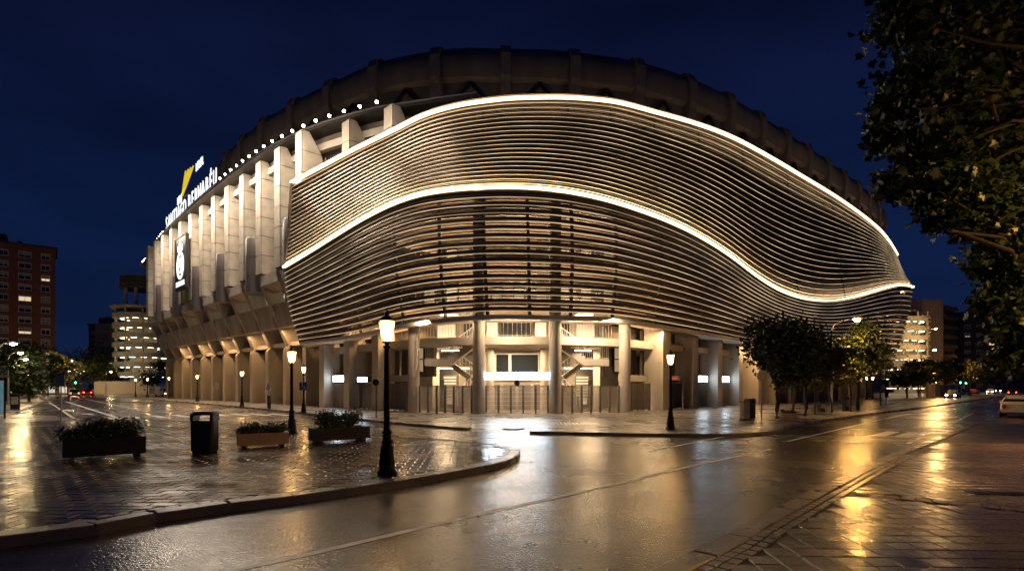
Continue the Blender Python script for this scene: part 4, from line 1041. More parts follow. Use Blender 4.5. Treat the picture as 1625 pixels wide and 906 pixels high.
shrub('shrub', 'low dark shrub with upright tips in the tan planter', 'shrub', t2.location+Vector((0, 0, .36)), (1.4, .5, .34), 2400, .065, m_leaf, z2_, seed=5)
t3, L3, z3_ = planter('planter', 'dark planter box close to the nearest lamp post', 503, 587, 704.5, .46, .7, m_plw, -6)
shrub('shrub', 'rounded green shrub in the dark planter beside the nearest lamp post', 'shrub', t3.location+Vector((0, 0, .44)), (1.45, .55, .54), 3200, .07, m_leaf, z3_, seed=6)

def bin_proto(label, loc, rz):
    t = thing('waste_bin', label, 'bin', loc, rz)
    mb = MB(); pr = []
    w_, d_, r_ = .31, .22, .09
    ring_ = []
    for (sx_, sy_, a0) in ((1, 1, 0), (-1, 1, 90), (-1, -1, 180), (1, -1, 270)):
        for j in range(4): a = R(a0+j*30); ring_.append((sx_*(w_-r_)+r_*math.cos(a), sy_*(d_-r_)+r_*math.sin(a)))
    mb.prism([(x, y, .05) for x, y in ring_], (0, 0, .86)); mb.build('body', m_bin, t, local=True)
    mb = MB(); mb.prism([(x*.9, y*.9, 0) for x, y in ring_], (0, 0, .05)); mb.build('plinth', m_dark, t, local=True)
    mb = MB()
    for s_ in (-1, 1): mb.box((s_*.27, 0, .985), (.08, .40, .15))
    mb.build('hood_side', m_bin, t, local=True)
    mb = MB(); i0 = [(x*1.02, y*1.02) for x, y in ring_]
    mb.prism([(x, y, 1.06) for x, y in i0], (0, 0, .06)); mb.prism([(x*.86, y*.86, 1.12) for x, y in i0], (0, 0, .05)); mb.build('hood_lid', m_bin, t, local=True)
    mb = MB(); mb.box((0, -.226, .5), (.42, .012, .62)); mb.build('front_door', m_bin, t, local=True)
    return t
bn = bin_proto('dark hooded waste bin standing on the island between two planters', gnd(325, 718, PAVZ+.01), R(4))
dup(bn, gnd(1190, 664, PAVZ), R(40), 'dark hooded waste bin on the pavement left of the round planter').pop('group', None)
def post_sign(name, label, cat, base, h, kind, sz, m_face, rz=0.):
    t = thing(name, label, cat, base, rz)
    mb = MB(); mb.lathe([(.07, 0), (.07, .03), (.035, .04), (.032, h)], n=8); mb.build('post', m_steel if kind != 'dark' else m_dark, t, local=True)
    mb = MB()
    if kind == 'oct':
        poly = [(sz*math.cos(R(22.5+45*k)), -.045, h-sz*.8+sz*math.sin(R(22.5+45*k))) for k in range(8)]
    elif kind == 'round' or kind == 'dark':
        poly = [(sz*math.cos(R(20*k)), -.045, h-sz*.8+sz*math.sin(R(20*k))) for k in range(18)]
    else: poly = [(-sz, -.045, h-2*sz), (sz, -.045, h-2*sz), (sz, -.045, h), (-sz, -.045, h)]
    mb.prism(poly, (0, -.025, 0)); f = mb.build('plate', m_face, t, local=True)
    mb = MB(); mb.box((0, -.02, h-sz*.5), (sz*1.1, .05, .04)); mb.box((0, -.02, h-sz*1.3), (sz*1.1, .05, .04)); mb.build('bracket', m_steel, t, local=True)
    return t, f
m_signback = mat('sign_back', (.42, .40, .36), .45, .4, var=.12, scale=3)
m_blue = mat('sign_blue', (.02, .06, .22), .4, var=.05)
post_sign('stop_sign', 'octagonal sign seen from behind on a thin post by the round planter', 'traffic sign', gnd(1208.5, 672, PAVZ), 2.65, 'oct', .30, m_signback, R(8))
post_sign('traffic_sign', 'pale square sign on a thin post at the far left crossing', 'traffic sign', gnd(97, 668, PAVZ), 2.5, 'square', .31, m_signback, R(-10))
post_sign('traffic_sign', 'small dark round sign on a post left of the nearest lamp', 'traffic sign', gnd(597, 662, PAVZ), 2.3, 'dark', .21, m_dark, R(-10))
q = gnd(427, 648, PAVZ); t, f = post_sign('info_sign', 'pale board on a thick post before the left wing shutters', 'traffic sign', q, 2.1, 'square', .27, m_white, R(-30))
mb = MB(); mb.box((0, .0, .55), (.24, .2, 1.1)); mb.build('cabinet', m_iron, t, local=True)
for (px_, py_, lb) in ((345, 642, 'pale board sign low on the wing pavement by the middle lantern'),):
    post_sign('info_sign', lb, 'traffic sign', gnd(px_, py_, PAVZ), 2.2, 'square', .3, m_white, R(-35))
# disabled parking sign on the small lamp post
q = gnd(482, 655, PAVZ); t = thing('parking_sign', 'blue square disabled parking sign with white wheelchair mark', 'traffic sign', q+Vector((0, -.10, 1.9)), R(-12))
mb = MB(); mb.prism([(-.28, 0, -.28), (.28, 0, -.28), (.28, 0, .28), (-.28, 0, .28)], (0, -.025, 0)); mb.build('plate', m_blue, t, local=True)
mb = MB()
for a, c in (((-.05, .15), (-.02, -.02)), ((-.02, -.02), (.1, -.04)), ((.1, -.04), (.15, -.18))): mb.beam((a[0], -.035, a[1]), (c[0], -.035, c[1]), .02, .045)
mb.lathe([(.05, 0), (.05, .02)], (0, 0, 0), 8)
for v in mb.v[-16:]: v[:] = (v.x-.06, -.03-v.z, v.y+.2)
for k in range(9):
    a0, a1 = R(100+k*24), R(124+k*24); mb.beam((-.01+.13*math.cos(a0), -.035, -.1+.13*math.sin(a0)), (-.01+.13*math.cos(a1), -.035, -.1+.13*math.sin(a1)), .02, .03)
mb.build('wheelchair_mark', m_white, t, local=True)
# round planter, boxes and stands near the right trees
q = gnd(1251, 668, PAVZ); t = thing('round_planter', 'pale round bowl planter at the pavement edge under the dark trees', 'planter', q)
mb = MB(); mb.lathe([(.30, 0), (.34, .05), (.43, .3), (.46, .42), (.44, .44), (.40, .40)], n=20); mb.build('bowl', m_pale, t, local=True, smooth=True)
mb = MB(); mb.lathe([(.39, .37), (.2, .385)], n=14); mb.build('soil', m_soil, t, local=True)
shrub('flower_plant', 'low dark plant filling the pale round planter', 'plant', q+Vector((0, 0, .38)), (.72, .7, .22), 900, .06, m_leafd, 0, seed=9)
def info_pillar(label, px_, py_, w_, h_, lit):
    q = gnd(px_, py_, PAVZ); t = thing('info_pillar', label, 'info stand', q, R(30))
    mb = MB(); mb.box((0, 0, h_*.48), (w_, w_*.5, h_*.96)); mb.build('body', m_dark if not lit else m_pale, t, local=True)
    mb = MB(); mb.box((0, 0, h_*.98), (w_*1.2, w_*.65, h_*.04)); mb.build('cap', m_dark, t, local=True)
    mb = MB(); mb.box((0, -w_*.26, h_*.6), (w_*.8, .02, h_*.5)); mb.build('poster', m_signback, t, local=True)
    mb = MB(); mb.box((0, 0, .03), (w_*1.1, w_*.6, .06)); mb.build('foot', m_dark, t, local=True)
info_pillar('pale utility cabinet left of the dark waste bin', 1182, 666, .5, 1.05, True)
info_pillar('square dark litter stand under the yellowish tree', 1303, 653, .55, .72, False)
info_pillar('dark information stand right of the litter stand', 1342, 652, .5, 1.05, False)
def sign_pole(label, px_, py_, h, plates):
    q = gnd(px_, py_, PAVZ); t = thing('sign_pole', label, 'sign pole', q, R(20))
    mb = MB(); mb.lathe([(.06, 0), (.05, .1), (.04, h)], n=8); mb.build('post', m_dark, t, local=True)
    for z, w_, hh in plates:
        mb = MB(); mb.box((0, -.06, z), (w_, .04, hh)); mb.build('plate', m_dark, t, local=True)
sign_pole('thin dark pole with street name plates far along the right pavement', 1397, 643, 4.2, ((2.3, 1.1, .5),))
sign_pole('second thin dark pole with two plates far along the right pavement', 1406, 642, 4.6, ((2.2, .6, .7), (1.2, .5, .9)))

# modern street lights on arms
m_sod = mat('sodium_lens', (.9, .6, .3), .4, var=0, emis=(1, .50, .12), es=1100.)
m_sodw = mat('warm_lens', (.9, .7, .4), .4, var=0, emis=(1, .72, .36), es=300.)
def arm_light(label, base, h, arm, rz, m, group):
    t = thing('street_light', label, 'street light', base, rz, group)
    mb = MB(); mb.tube([(0, 0, 0), (0, 0, h*.55), (0, 0, h-.6), (arm*.15, 0, h-.15), (arm*.55, 0, h+.1), (arm, 0, h+.15)], [.10, .08, .06, .05, .045, .04], 8); mb.build('pole', m_steel, t, local=True, smooth=True)
    mb = MB(); mb.prism([(arm-.1, -.14, h+.1), (arm+.7, -.11, h+.12), (arm+.7, .11, h+.12), (arm-.1, .14, h+.1)], (0, 0, .14)); hd = mb.build('lamp_head', m_dark, t, local=True)
    mb = MB(); mb.lathe([(.03, -.13), (.17, -.08), (.22, .0), (.2, .02)], (arm+.3, 0, h+.08), 10); mb.build('lens', m, hd, local=True)
    return t
GR = 'orange street lights along the right street'
arm_light('orange street light rising above the dark trees', Vector((23.6, 40.5, PAVZ)), 6.6, 1.3, R(-40), m_sod, GR)
RS = [(1484, 556, 62, 8.0), (1518, 578, 0, 8), (1543, 582, 0, 8), (1556, 588, 0, 8), (1571, 592, 0, 8), (1583, 595, 0, 8)]
names = ['orange street light before the pale slab building', 'second orange street light past the slab building', 'third orange street light past the slab building', 'fourth orange street light past the slab building', 'fifth orange street light past the slab building', 'farthest orange street light past the slab building']
for (px_, py_, _, h), lb in zip(RS, names):
    Y = (h-CAMZ)*FPX/(HOR-py_); p = at(px_, py_, Y); arm_light(lb, Vector((p.x-1.7, p.y+1.0, PAVZ)), h-.1, 1.6, R(-30), m_sod, GR)
m_warmb = mat('warm_bright', (.9, .7, .4), .4, var=0, emis=(1, .70, .36), es=2600.)
m_sodb = mat('sodium_bright', (.9, .6, .3), .4, var=0, emis=(1, .58, .22), es=6000.)
p = at(1484, 523, 135); arm_light('orange lamp glowing high in front of the pale gable', Vector((p.x-1.5, p.y, PAVZ)), p.z, 1.4, 0, m_sodb, GR)
arm_light('orange street light beside the large foreground tree', Vector((17.9, 16.0, PAVZ)), 5.4, 1.1, R(165), mat('sodium_near', (.9, .6, .3), .4, var=0, emis=(1, .50, .12), es=600.), GR)
arm_light('orange street light out of view on the near right pavement', Vector((14.2, 8.6, PAVZ)), 6.6, 1.2, R(150), MATS['sodium_near'], GR)
GLL = 'white street lights by the bus shelter'
for (px_, py_, lb) in ((14, 545, 'nearest white street light above the bus shelter'), (27, 560, 'second white street light past the bus shelter'), (36, 570, 'third white street light past the bus shelter'), (41, 577, 'fourth and smallest white street light past the bus shelter'), (174, 590, 'lone white street light left of the spiral ramp')):
    Y = (5.4-CAMZ)*FPX/(HOR-py_); p = at(px_, py_, Y); arm_light(lb, Vector((p.x-.9, p.y, PAVZ)), 5.2, .8, R(10), m_sodw, GLL)
GRL = 'small lantern lights along the far right pavement'
for (px_, py_, base, lb) in ((1375, 600, 634, 'small glowing lamp before the right wing, left one'), (1385, 596, 633, 'small glowing lamp before the right wing, right one'), (1485, 604, 624, 'small lamp under the far trees of the right street')):
    dup(lamp, gnd(px_, base, PAVZ), 0, lb, GRL, .91)

for (px_, py_, Y, lb) in ((110, 573, 128, 'yellow street light glowing in the yellow lit tree at left'), (64, 560, 118, 'street light added to brighten the brick block, behind its trees')):  # the second one is added only to light the brick wall
    p = at(px_, py_, Y); arm_light(lb, Vector((p.x-1, p.y, PAVZ)), p.z, 1.0, R(20), m_warmb, 'yellow street lights before the left trees')
# bus shelter, kiosk at the far left
m_ad = mat('advert_screen', (.3, .5, .5), .3, var=.5, scale=1.5, emis=(.35, .75, .85), es=.12)
q = gnd(6, 662, PAVZ+.02); t = thing('bus_shelter', 'glass bus shelter with lit advert panel at the left edge', 'bus shelter', Vector((-30.8, 32.4, PAVZ+.02)), R(133))
for (x, y) in ((-1.8, -.6), (1.8, -.6), (-1.8, .6), (1.8, .6)):
    mb = MB(); mb.box((x, y, 1.2), (.08, .08, 2.4)); mb.build('post', m_dark, t, local=True)
mb = MB(); mb.box((0, 0, 2.46), (4.0, 1.6, .12)); mb.build('roof', m_pale, t, local=True)
mb = MB(); mb.box((0, .6, 1.25), (3.5, .03, 2.0)); mb.build('back_glass', m_glass_d, t, local=True)
mb = MB(); mb.box((-1.84, 0, 1.25), (.14, 1.1, 1.9)); mb.build('advert_panel', m_ad, t, local=True)
mb = MB(); mb.box((.3, .3, .45), (2.2, .35, .06)); mb.box((-.5, .3, .22), (.06, .3, .42)); mb.box((1.1, .3, .22), (.06, .3, .42)); mb.build('bench', m_steel, t, local=True)
q = gnd(24, 650, PAVZ+.02); info_pillar('slim dark stand right of the bus shelter', 24, 650, .55, 1.25, False)
q = gnd(67, 626, 0); t = thing('kiosk', 'small kiosk with pale posters at the far end of the left street', 'kiosk', q, R(5))
mb = MB(); mb.box((0, 0, 1.2), (17, 3, 2.3)); mb.build('body', m_darkb, t, local=True)
mb = MB(); mb.box((0, 0, 2.5), (18, 4, .25)); mb.build('roof', m_dark, t, local=True)
for k in range(5):
    mb = MB(); mb.box((-6+k*3, -1.55, 1.25), (1.9, .06, 1.6)); mb.build('poster', mat('lit_poster', (.6, .6, .55), .5, var=.3, scale=.8, emis=(1, .95, .85), es=.3), t, local=True)

# ================================================================== VEHICLES
m_tyre = mat('tyre', (.012, .012, .012), .8, var=.1)
m_rim = mat('wheel_rim', (.35, .35, .36), .35, .8, var=.05)
m_wind = mat('car_glass', (.012, .014, .016), .06, var=0)
m_head = mat('headlight', (.9, .9, .9), .2, var=0, emis=(1, .93, .8), es=60.)
m_tail = mat('tail_light', (.5, .02, .01), .25, var=0)
m_tailon = mat('tail_light_lit', (.6, .02, .01), .25, var=0, emis=(1, .04, .02), es=14.)
def car(name, label, cat, loc, rz, paint, kind='wagon', head=False, tail=False, group=None, detail=True):
    t = thing(name, label, cat, loc, rz, group)
    if kind == 'wagon':                                    # x, bottom z, belt z, roof z, half-width low, half-width roof
        st = [(-2.25, .42, .86, .86, .74, .66), (-2.18, .28, .98, 1.0, .82, .62), (-1.75, .25, .98, 1.40, .86, .60), (-1.2, .25, .96, 1.46, .87, .61), (0, .25, .94, 1.47, .88, .61), (.55, .25, .93, 1.40, .88, .59), (1.15, .25, .92, .96, .87, .66), (1.9, .26, .82, .84, .83, .66), (2.18, .34, .68, .69, .74, .6)]
    else:
        st = [(-2.5, .5, 1.1, 1.2, .85, .8), (-2.45, .35, 1.15, 1.95, .92, .80), (-1.0, .32, 1.15, 2.02, .94, .82), (.6, .32, 1.12, 2.0, .94, .82), (1.3, .32, 1.1, 1.75, .94, .78), (1.75, .32, 1.05, 1.12, .92, .78), (2.35, .36, .9, .92, .86, .74), (2.5, .45, .7, .72, .8, .7)]
    mb = MB(); rings = []
    for (x, zb, zw, zr, wl_, wr) in st:
        rings.append([(x, -wl_*.86, zb), (x, -wl_, zb+.14), (x, -wl_*1.0, lerp(zb, zw, .6)), (x, -wl_*.96, zw), (x, -wr, zr-.04), (x, -wr*.82, zr), (x, wr*.82, zr), (x, wr, zr-.04), (x, wl_*.96, zw), (x, wl_, lerp(zb, zw, .6)), (x, wl_, zb+.14), (x, wl_*.86, zb)])
    for a, c in zip(rings, rings[1:]):
        for j in range(12): mb.face([a[j], c[j], c[(j+1) % 12], a[(j+1) % 12]])
    mb.face(rings[0]); mb.face(rings[-1][::-1]); bd = mb.build('body', paint, t, local=True)
    def sub(nm, mb_, m_): return mb_.build(nm, m_, t, local=True)
    def win(i, j, nm):                                     # side windows just proud of the body
        for s_, q in ((-1, 3), (1, 8)):
            a0, a1 = Vector(rings[i][q]), Vector(rings[i][q+1 if s_ < 0 else q-1]); b0, b1 = Vector(rings[j][q]), Vector(rings[j][q+1 if s_ < 0 else q-1])
            pts = [a0.lerp(a1, .12), b0.lerp(b1, .12), b0.lerp(b1, .86), a0.lerp(a1, .86)]; cc = sum(pts, Vector())/4
            mb_ = MB(); mb_.prism([cc.lerp(p, .93)+Vector((0, s_*.006, 0)) for p in pts], (0, s_*.006, 0)); sub(nm, mb_, m_wind)
    def cross(i, j, nm, lo=.1, hi=.92):
        a, c = st[i], st[j]
        y0, y1 = a[4]*.86, c[5]*.86; x0, x1, z0, z1 = a[0], c[0], a[2] if kind == 'wagon' else a[2]+.05, c[3]-.06
        p0, p1 = Vector((x0, 0, z0)), Vector((x1, 0, z1)); q0, q1 = p0.lerp(p1, lo), p0.lerp(p1, hi); dx = -.02 if x0 < 0 else .02
        off = Vector((dx, 0, .012)); mb_ = MB(); mb_.prism([q0+Vector((0, -y0, 0))+off, q0+Vector((0, y0, 0))+off, q1+Vector((0, y1, 0))+off, q1+Vector((0, -y1, 0))+off], (dx*.3, 0, .006)); sub(nm, mb_, m_wind)
    if kind == 'wagon':
        cross(1, 2, 'rear_window'); cross(6, 5, 'windscreen'); win(2, 3, 'side_window'); win(3, 4, 'side_window'); win(4, 5, 'side_window'); wx = (-1.35, 1.35); wr_ = .31
    else:
        cross(5, 4, 'windscreen'); win(3, 4, 'side_window'); wx = (-1.6, 1.55); wr_ = .34
        mb_ = MB(); mb_.box((-2.52, 0, 1.55), (.03, 1.35, .55)); sub('rear_window', mb_, m_wind)
    x0, x1 = st[0][0], st[-1][0]
    for s_ in (-1, 1):
        for x in wx:
            mb_ = MB(); mb_.lathe([(wr_*.6, -.1), (wr_, -.09), (wr_, .09), (wr_*.6, .1)], n=16)
            for v in mb_.v: v[:] = (v.x+x, v.z+s_*(st[3][4]-.06), v.y+wr_)
            wo = sub('wheel', mb_, m_tyre)
            mb_ = MB(); mb_.lathe([(wr_*.62, -.02), (wr_*.5, .02)], n=10)
            for v in mb_.v: v[:] = (v.x+x, s_*(st[3][4]+.035)+v.z*s_, v.y+wr_)
            mb_.build('rim', m_rim, wo, local=True)
        mb_ = MB(); mb_.box((x0+.01, s_*.6, .72 if kind == 'wagon' else .95), (.12, .2, .22)); sub('tail_light', mb_, m_tailon if tail else m_tail)
        mb_ = MB(); mb_.box((x1-.06, s_*.52, .6 if kind == 'wagon' else .72), (.16, .26, .13)); sub('headlight', mb_, m_head if head else m_rim)
        mb_ = MB(); mb_.box((.72, s_*(st[4][4]+.1), .98 if kind == 'wagon' else 1.2), (.12, .2, .13)); sub('mirror', mb_, paint)
    mb_ = MB(); mb_.box((x0-.03, 0, .44), (.14, 1.5, .17)); sub('rear_bumper', mb_, paint if kind == 'wagon' else m_dark)
    mb_ = MB(); mb_.box((x1-.02, 0, .42), (.14, 1.4, .17)); sub('front_bumper', mb_, paint if kind == 'wagon' else m_dark)
    mb_ = MB(); mb_.box((x0-.07, 0, .62), (.03, .5, .12)); sub('number_plate', mb_, m_white)
    return t
p_white = mat('paint_white', (.62, .60, .56), .25, var=.03, coat=.6)
p_dark = mat('paint_dark', (.03, .03, .035), .25, var=.03, coat=.6)
p_grey = mat('paint_grey', (.18, .18, .19), .25, .3, var=.03, coat=.6)
p_red = mat('paint_red', (.25, .02, .015), .25, var=.03, coat=.6)
car('station_wagon', 'pale station wagon parked at the right edge, seen from behind', 'car', Vector((33.9, 36.6, 0)), R(44), p_white)
car('van', 'white van parked at the kerb before the spiral ramp', 'van', Vector((-64, 101, 0)), R(-40), p_white, 'van', head=True)
GP = 'cars far along the right street'
for (px_, Y, rz, pt, kd, hd, tl, lb) in ((1512, 88, -136, p_grey, 'wagon', True, False, 'oncoming grey car with headlights lit on the right street'),
    (1532, 118, -136, p_dark, 'wagon', False, False, 'dark parked car left of the far headlights'), (1545, 128, -136, p_red, 'wagon', False, False, 'red parked car under the far street lights'),
    (1572, 150, -136, p_white, 'wagon', True, False, 'far car with bright headlights in the middle of the street'), (1585, 185, -136, p_dark, 'wagon', True, False, 'farthest car with headlights under the green signal'),
    (1608, 120, 44, p_dark, 'wagon', False, True, 'dark car with red tail lights beyond the parked wagon')):
    car('parked_car' if not (hd or tl) else 'moving_car', lb, 'car', Vector(((px_-CX)/FPX*Y, Y, 0)), R(rz), pt, kd, hd, tl, GP)
GQ = 'cars at the end of the left street'
for (px_, Y, rz, pt, hd, tl, lb) in ((118, 105, 130, p_dark, False, True, 'dark car with red tail lights waiting left of the far junction'), (138, 118, 130, p_red, False, True, 'red car with tail lights at the end of the left street'), (104, 135, -45, p_grey, True, False, 'grey car with headlights at the end of the left street'), (155, 150, 180, p_white, True, True, 'white car crossing at the far left junction')):
    car('moving_car', lb, 'car', Vector(((px_-CX)/FPX*Y, Y, 0)), R(rz), pt, 'wagon', hd, tl, GQ)
# traffic lights
m_green = mat('green_signal', (.05, .6, .3), .3, var=0, emis=(.05, 1, .5), es=12.)
for (px_, py_, Y, lb) in ((122, 607, 125, 'green traffic light at the end of the left street'), (1522, 607, 120, 'green traffic light on the right street, nearer one'), (1531, 608, 135, 'green traffic light on the right street, farther one')):
    p = at(px_, py_, Y); t = thing('traffic_light', lb, 'traffic light', (p.x, p.y, 0))
    mb = MB(); mb.lathe([(.09, 0), (.06, p.z+.8)], n=8); mb.build('post', m_dark, t, local=True)
    mb = MB(); mb.box((0, -.2, p.z+.45), (.45, .3, 1.5)); hs = mb.build('housing', m_dark, t, local=True)
    for k in range(3):
        mb = MB(); mb.lathe([(.19, 0), (.17, .05)], n=10)
        for v in mb.v: v[:] = (v.x, -.36-v.z, v.y+p.z+k*.45)
        mb.build('signal_lens', m_green if k == 0 else m_dark, hs, local=True)

# ================================================================== BUILDINGS BEHIND
def block(name, label, x0, x1, Y, z1, depth, m, rows, cols, ww, wh, side=None, lit=(), rz=0., balc=False, seed=1, sidecols=0):
    rg = random.Random(seed); W_ = x1-x0; t = thing(name, label, 'building', (x1-math.cos(rz)*W_/2, Y-math.sin(rz)*W_/2, 0), rz)
    mb = MB(); mb.box((0, depth/2, z1/2), (W_, depth, z1)); mb.build('walls', m, t, local=True)
    mb = MB(); mb.box((0, depth/2, z1+.25), (W_+.9, depth+.9, .5)); rf = mb.build('roof', m_darkb if m is not m_pale else m_pale, t, local=True)
    mb = MB(); mb.box((-W_*.15, depth*.5, z1+1.9), (W_*.5, depth*.5, 2.8)); mb.box((W_*.2, depth*.4, z1+1.2), (1.2, 1.2, 1.9)); mb.build('roof_house', m_darkb, rf, local=True)
    fr0 = None; fh = z1/(rows+.6); m_wl = mat('lit_window', (.5, .4, .25), .4, var=.4, scale=.7, emis=(1, .78, .45), es=.55, sample='NONE')
    for r_ in range(rows):
        for c_ in range(cols):
            x = -W_/2+W_*(c_+.5)/cols; z = fh*(r_+.75); w0 = ww[c_ % len(ww)]
            mb = MB()
            for s_ in (-1, 1): mb.box((s_*(w0/2), -.06, 0), (.14, .2, wh+.14))
            mb.box((0, -.06, wh/2), (w0-.14, .2, .14)); mb.box((0, -.1, -wh/2), (w0-.14, .3, .14)); mb.box((0, -.05, 0), (.1, .12, wh-.14))
            fr = mb.build('window', m_white, t, local=True, loc=(x, 0, z))
            sh = rg.choice((.25, .45, .6, .85))
            mb = MB(); mb.box((0, -.04, wh/2*(1-sh)), (w0-.16, .06, wh*sh-.02)); mb.build('shutter', m_shut, fr, local=True)
            mb = MB(); mb.box((0, -.01, 0), (w0-.14, .03, wh-.1)); mb.build('pane', m_wl if (r_, c_) in lit else m_glass_d, fr, local=True)
    if balc:
        for r_ in range(rows):
            mb = MB(); mb.box((0, -.7, fh*(r_+.45)), (W_*.9, 1.3, .18)); mb.box((0, -1.32, fh*(r_+.45)+.55), (W_*.9, .08, 1.0)); mb.build('balcony', m, t, local=True)
    return t
block('apartment_block', 'red brick apartment block with pale shuttered windows at the far left', -160, -133.2, 160, 42, 16, m_brick, 13, 6, (2.7, 1.9), 1.7, lit=((10, 5), (5, 4), (3, 5), (8, 4), (2, 5)), seed=4, rz=R(40))
block('apartment_block', 'small pale block between the trees left of the spiral ramp', -152, -139, 200, 24.5, 14, m_pale, 6, 3, (2.6,), 1.5, lit=((2, 1),), balc=True, seed=5)
block('apartment_block', 'dark block partly hidden behind the small pale block', -166, -153, 215, 26, 14, m_darkb, 7, 3, (2,), 1.4, seed=6)
# right: pale gable slab with a dark balconied side
t = thing('slab_building', 'tall slab building with a blank pale gable right of the stadium', 'building', (134, 172, 0), R(0))
g0, g1 = at(1441, 475, 170), at(1497, 475, 170)
mb = MB(); mb.prism([(g0.x-134, -2, 0), (g1.x-134, -2, 0), (g1.x-134+6, 32, 0), (g0.x-134+6, 32, 0)], (0, 0, g0.z)); mb.build('walls', m_pale, t, local=True)
mb = MB(); mb.prism([(g1.x-134+.02, -1.0, 0), (g1.x-134+10, 6, 0), (g1.x-134+22, 40, 0), (g1.x-134+6, 40, 0)], (0, 0, g0.z-1.5)); mb.build('side_wing', m_darkb, t, local=True)
for k in range(9):
    mb = MB(); mb.prism([(g1.x-134+.5, -2.2, 2.2+k*3), (g1.x-134+9.8, 4.4, 2.2+k*3), (g1.x-134+9.4, 6.0, 2.2+k*3), (g1.x-134+.5, -.6, 2.2+k*3)], (0, 0, 1.0)); mb.build('balcony', m_darkb, t, local=True)
mb = MB(); mb.box((g0.x-134+3, 8, g0.z+1.2), (5, 6, 2.4)); mb.build('roof_house', m_darkb, t, local=True)
block('apartment_block', 'dark tall block behind the slab building on the right street', 168, 186, 205, 27, 15, m_darkb, 8, 4, (2,), 1.4, lit=((2, 1), (5, 2), (6, 0)), seed=8)
block('apartment_block', 'very dark far block under the foreground tree foliage', 196, 226, 235, 25, 15, m_darkb, 7, 5, (2,), 1.4, lit=((3, 2), (5, 3), (1, 1)), seed=9)
# spiral ramp towers
m_deck = mat('ramp_deck', (.46, .42, .34), .7, var=.12, scale=.4)
m_rlamp = mat('ramp_lamp', (.9, .9, .8), .5, var=0, emis=(1, .88, .62), es=4.5)
def ramp_tower(label, c, rad, n, dz, z0, crown):
    t = thing('spiral_ramp', label, 'ramp tower', (c.x, c.y, 0))
    mb = MB(); mb.lathe([(rad*.45, 0), (rad*.45, z0+n*dz+.6)], n=20); mb.build('core', m_deck, t, local=True, smooth=True)
    for k in range(n):
        z = z0+k*dz
        mb = MB(); mb.lathe([(rad*.45, z), (rad, z), (rad+.05, z+.02), (rad+.05, z+1.25), (rad-.1, z+1.25), (rad-.1, z+.3), (rad*.45, z+.3)], n=32); d = mb.build('ramp_deck', m_deck, t, local=True, smooth=True)
        mb = MB()
        for j in range(12):
            a = 2*math.pi*j/12+k*.3; mb.box((rad*.72*math.cos(a), rad*.72*math.sin(a), z-.06), (1.3, .35, .08), a+1.57)
        mb.build('ramp_lamp', m_rlamp, d, local=True)
        mb = MB()
        for j in range(10):
            a = 2*math.pi*(j+.4)/10; mb.box((rad*.93*math.cos(a), rad*.93*math.sin(a), z+1.25+(dz-1.25)/2), (.3, .3, dz-1.27))
        mb.build('ramp_post', m_deck, d, local=True)
    if crown:
        zt = z0+n*dz
        mb = MB(); mb.lathe([(rad*.5, zt), (rad+.6, zt), (rad+.6, zt+.5), (rad*.5, zt+.5)], n=32); mb.build('top_disc', m_deck, t, local=True)
        for j in range(8):
            a = 2*math.pi*j/8+.2; mb = MB(); mb.lathe([(.42, zt+.5), (.42, zt+5.4)], (rad*.62*math.cos(a), rad*.62*math.sin(a), 0), 10); mb.build('crown_column', m_deck, t, local=True)
        mb = MB()
        for k in range(4): mb.lathe([(rad*.75, zt+5.4+k*.85), (rad*.78, zt+5.5+k*.85), (rad*.78, zt+6.1+k*.85), (rad*.7, zt+6.15+k*.85)], n=24)
        mb.build('crown_cap', m_darkb, t, local=True)
    return t
cq = Vector(((228-CX)/FPX*150, 150, 0)); ramp_tower('spiral car ramp tower with lit decks left of the stadium', cq, 7.0, 7, 2.6, 4.6, True)
cq2 = Vector(((1436-CX)/FPX*150, 150, 0)); ramp_tower('spiral ramp tower with bright lit decks right of the stadium', cq2, 5.6, 8, 2.55, 1.5, False)
t = thing('boundary_wall', 'pale blank wall at the foot of the left spiral ramp', 'wall', (cq.x+2, 139, 0))
mb = MB(); mb.box((0, 0, 1.6), (14, .4, 3.2)); mb.build('wall', m_pale, t, local=True)
mb = MB(); mb.box((0, 0, 3.27), (14.3, .6, .12)); mb.build('coping', m_conc, t, local=True)
t = thing('boundary_wall', 'long pale low wall behind the far right trees', 'wall', (78, 92, 0), R(45))
for k in range(8):
    mb = MB(); mb.box((-2+k*6.0, 6, 1.2), (5.7, .3, 2.2)); mb.build('wall_panel', m_pale, t, local=True)
    mb = MB(); mb.box((-5+k*6.0, 6, 1.3), (.3, .4, 2.5)); mb.build('wall_post', m_conc, t, local=True)

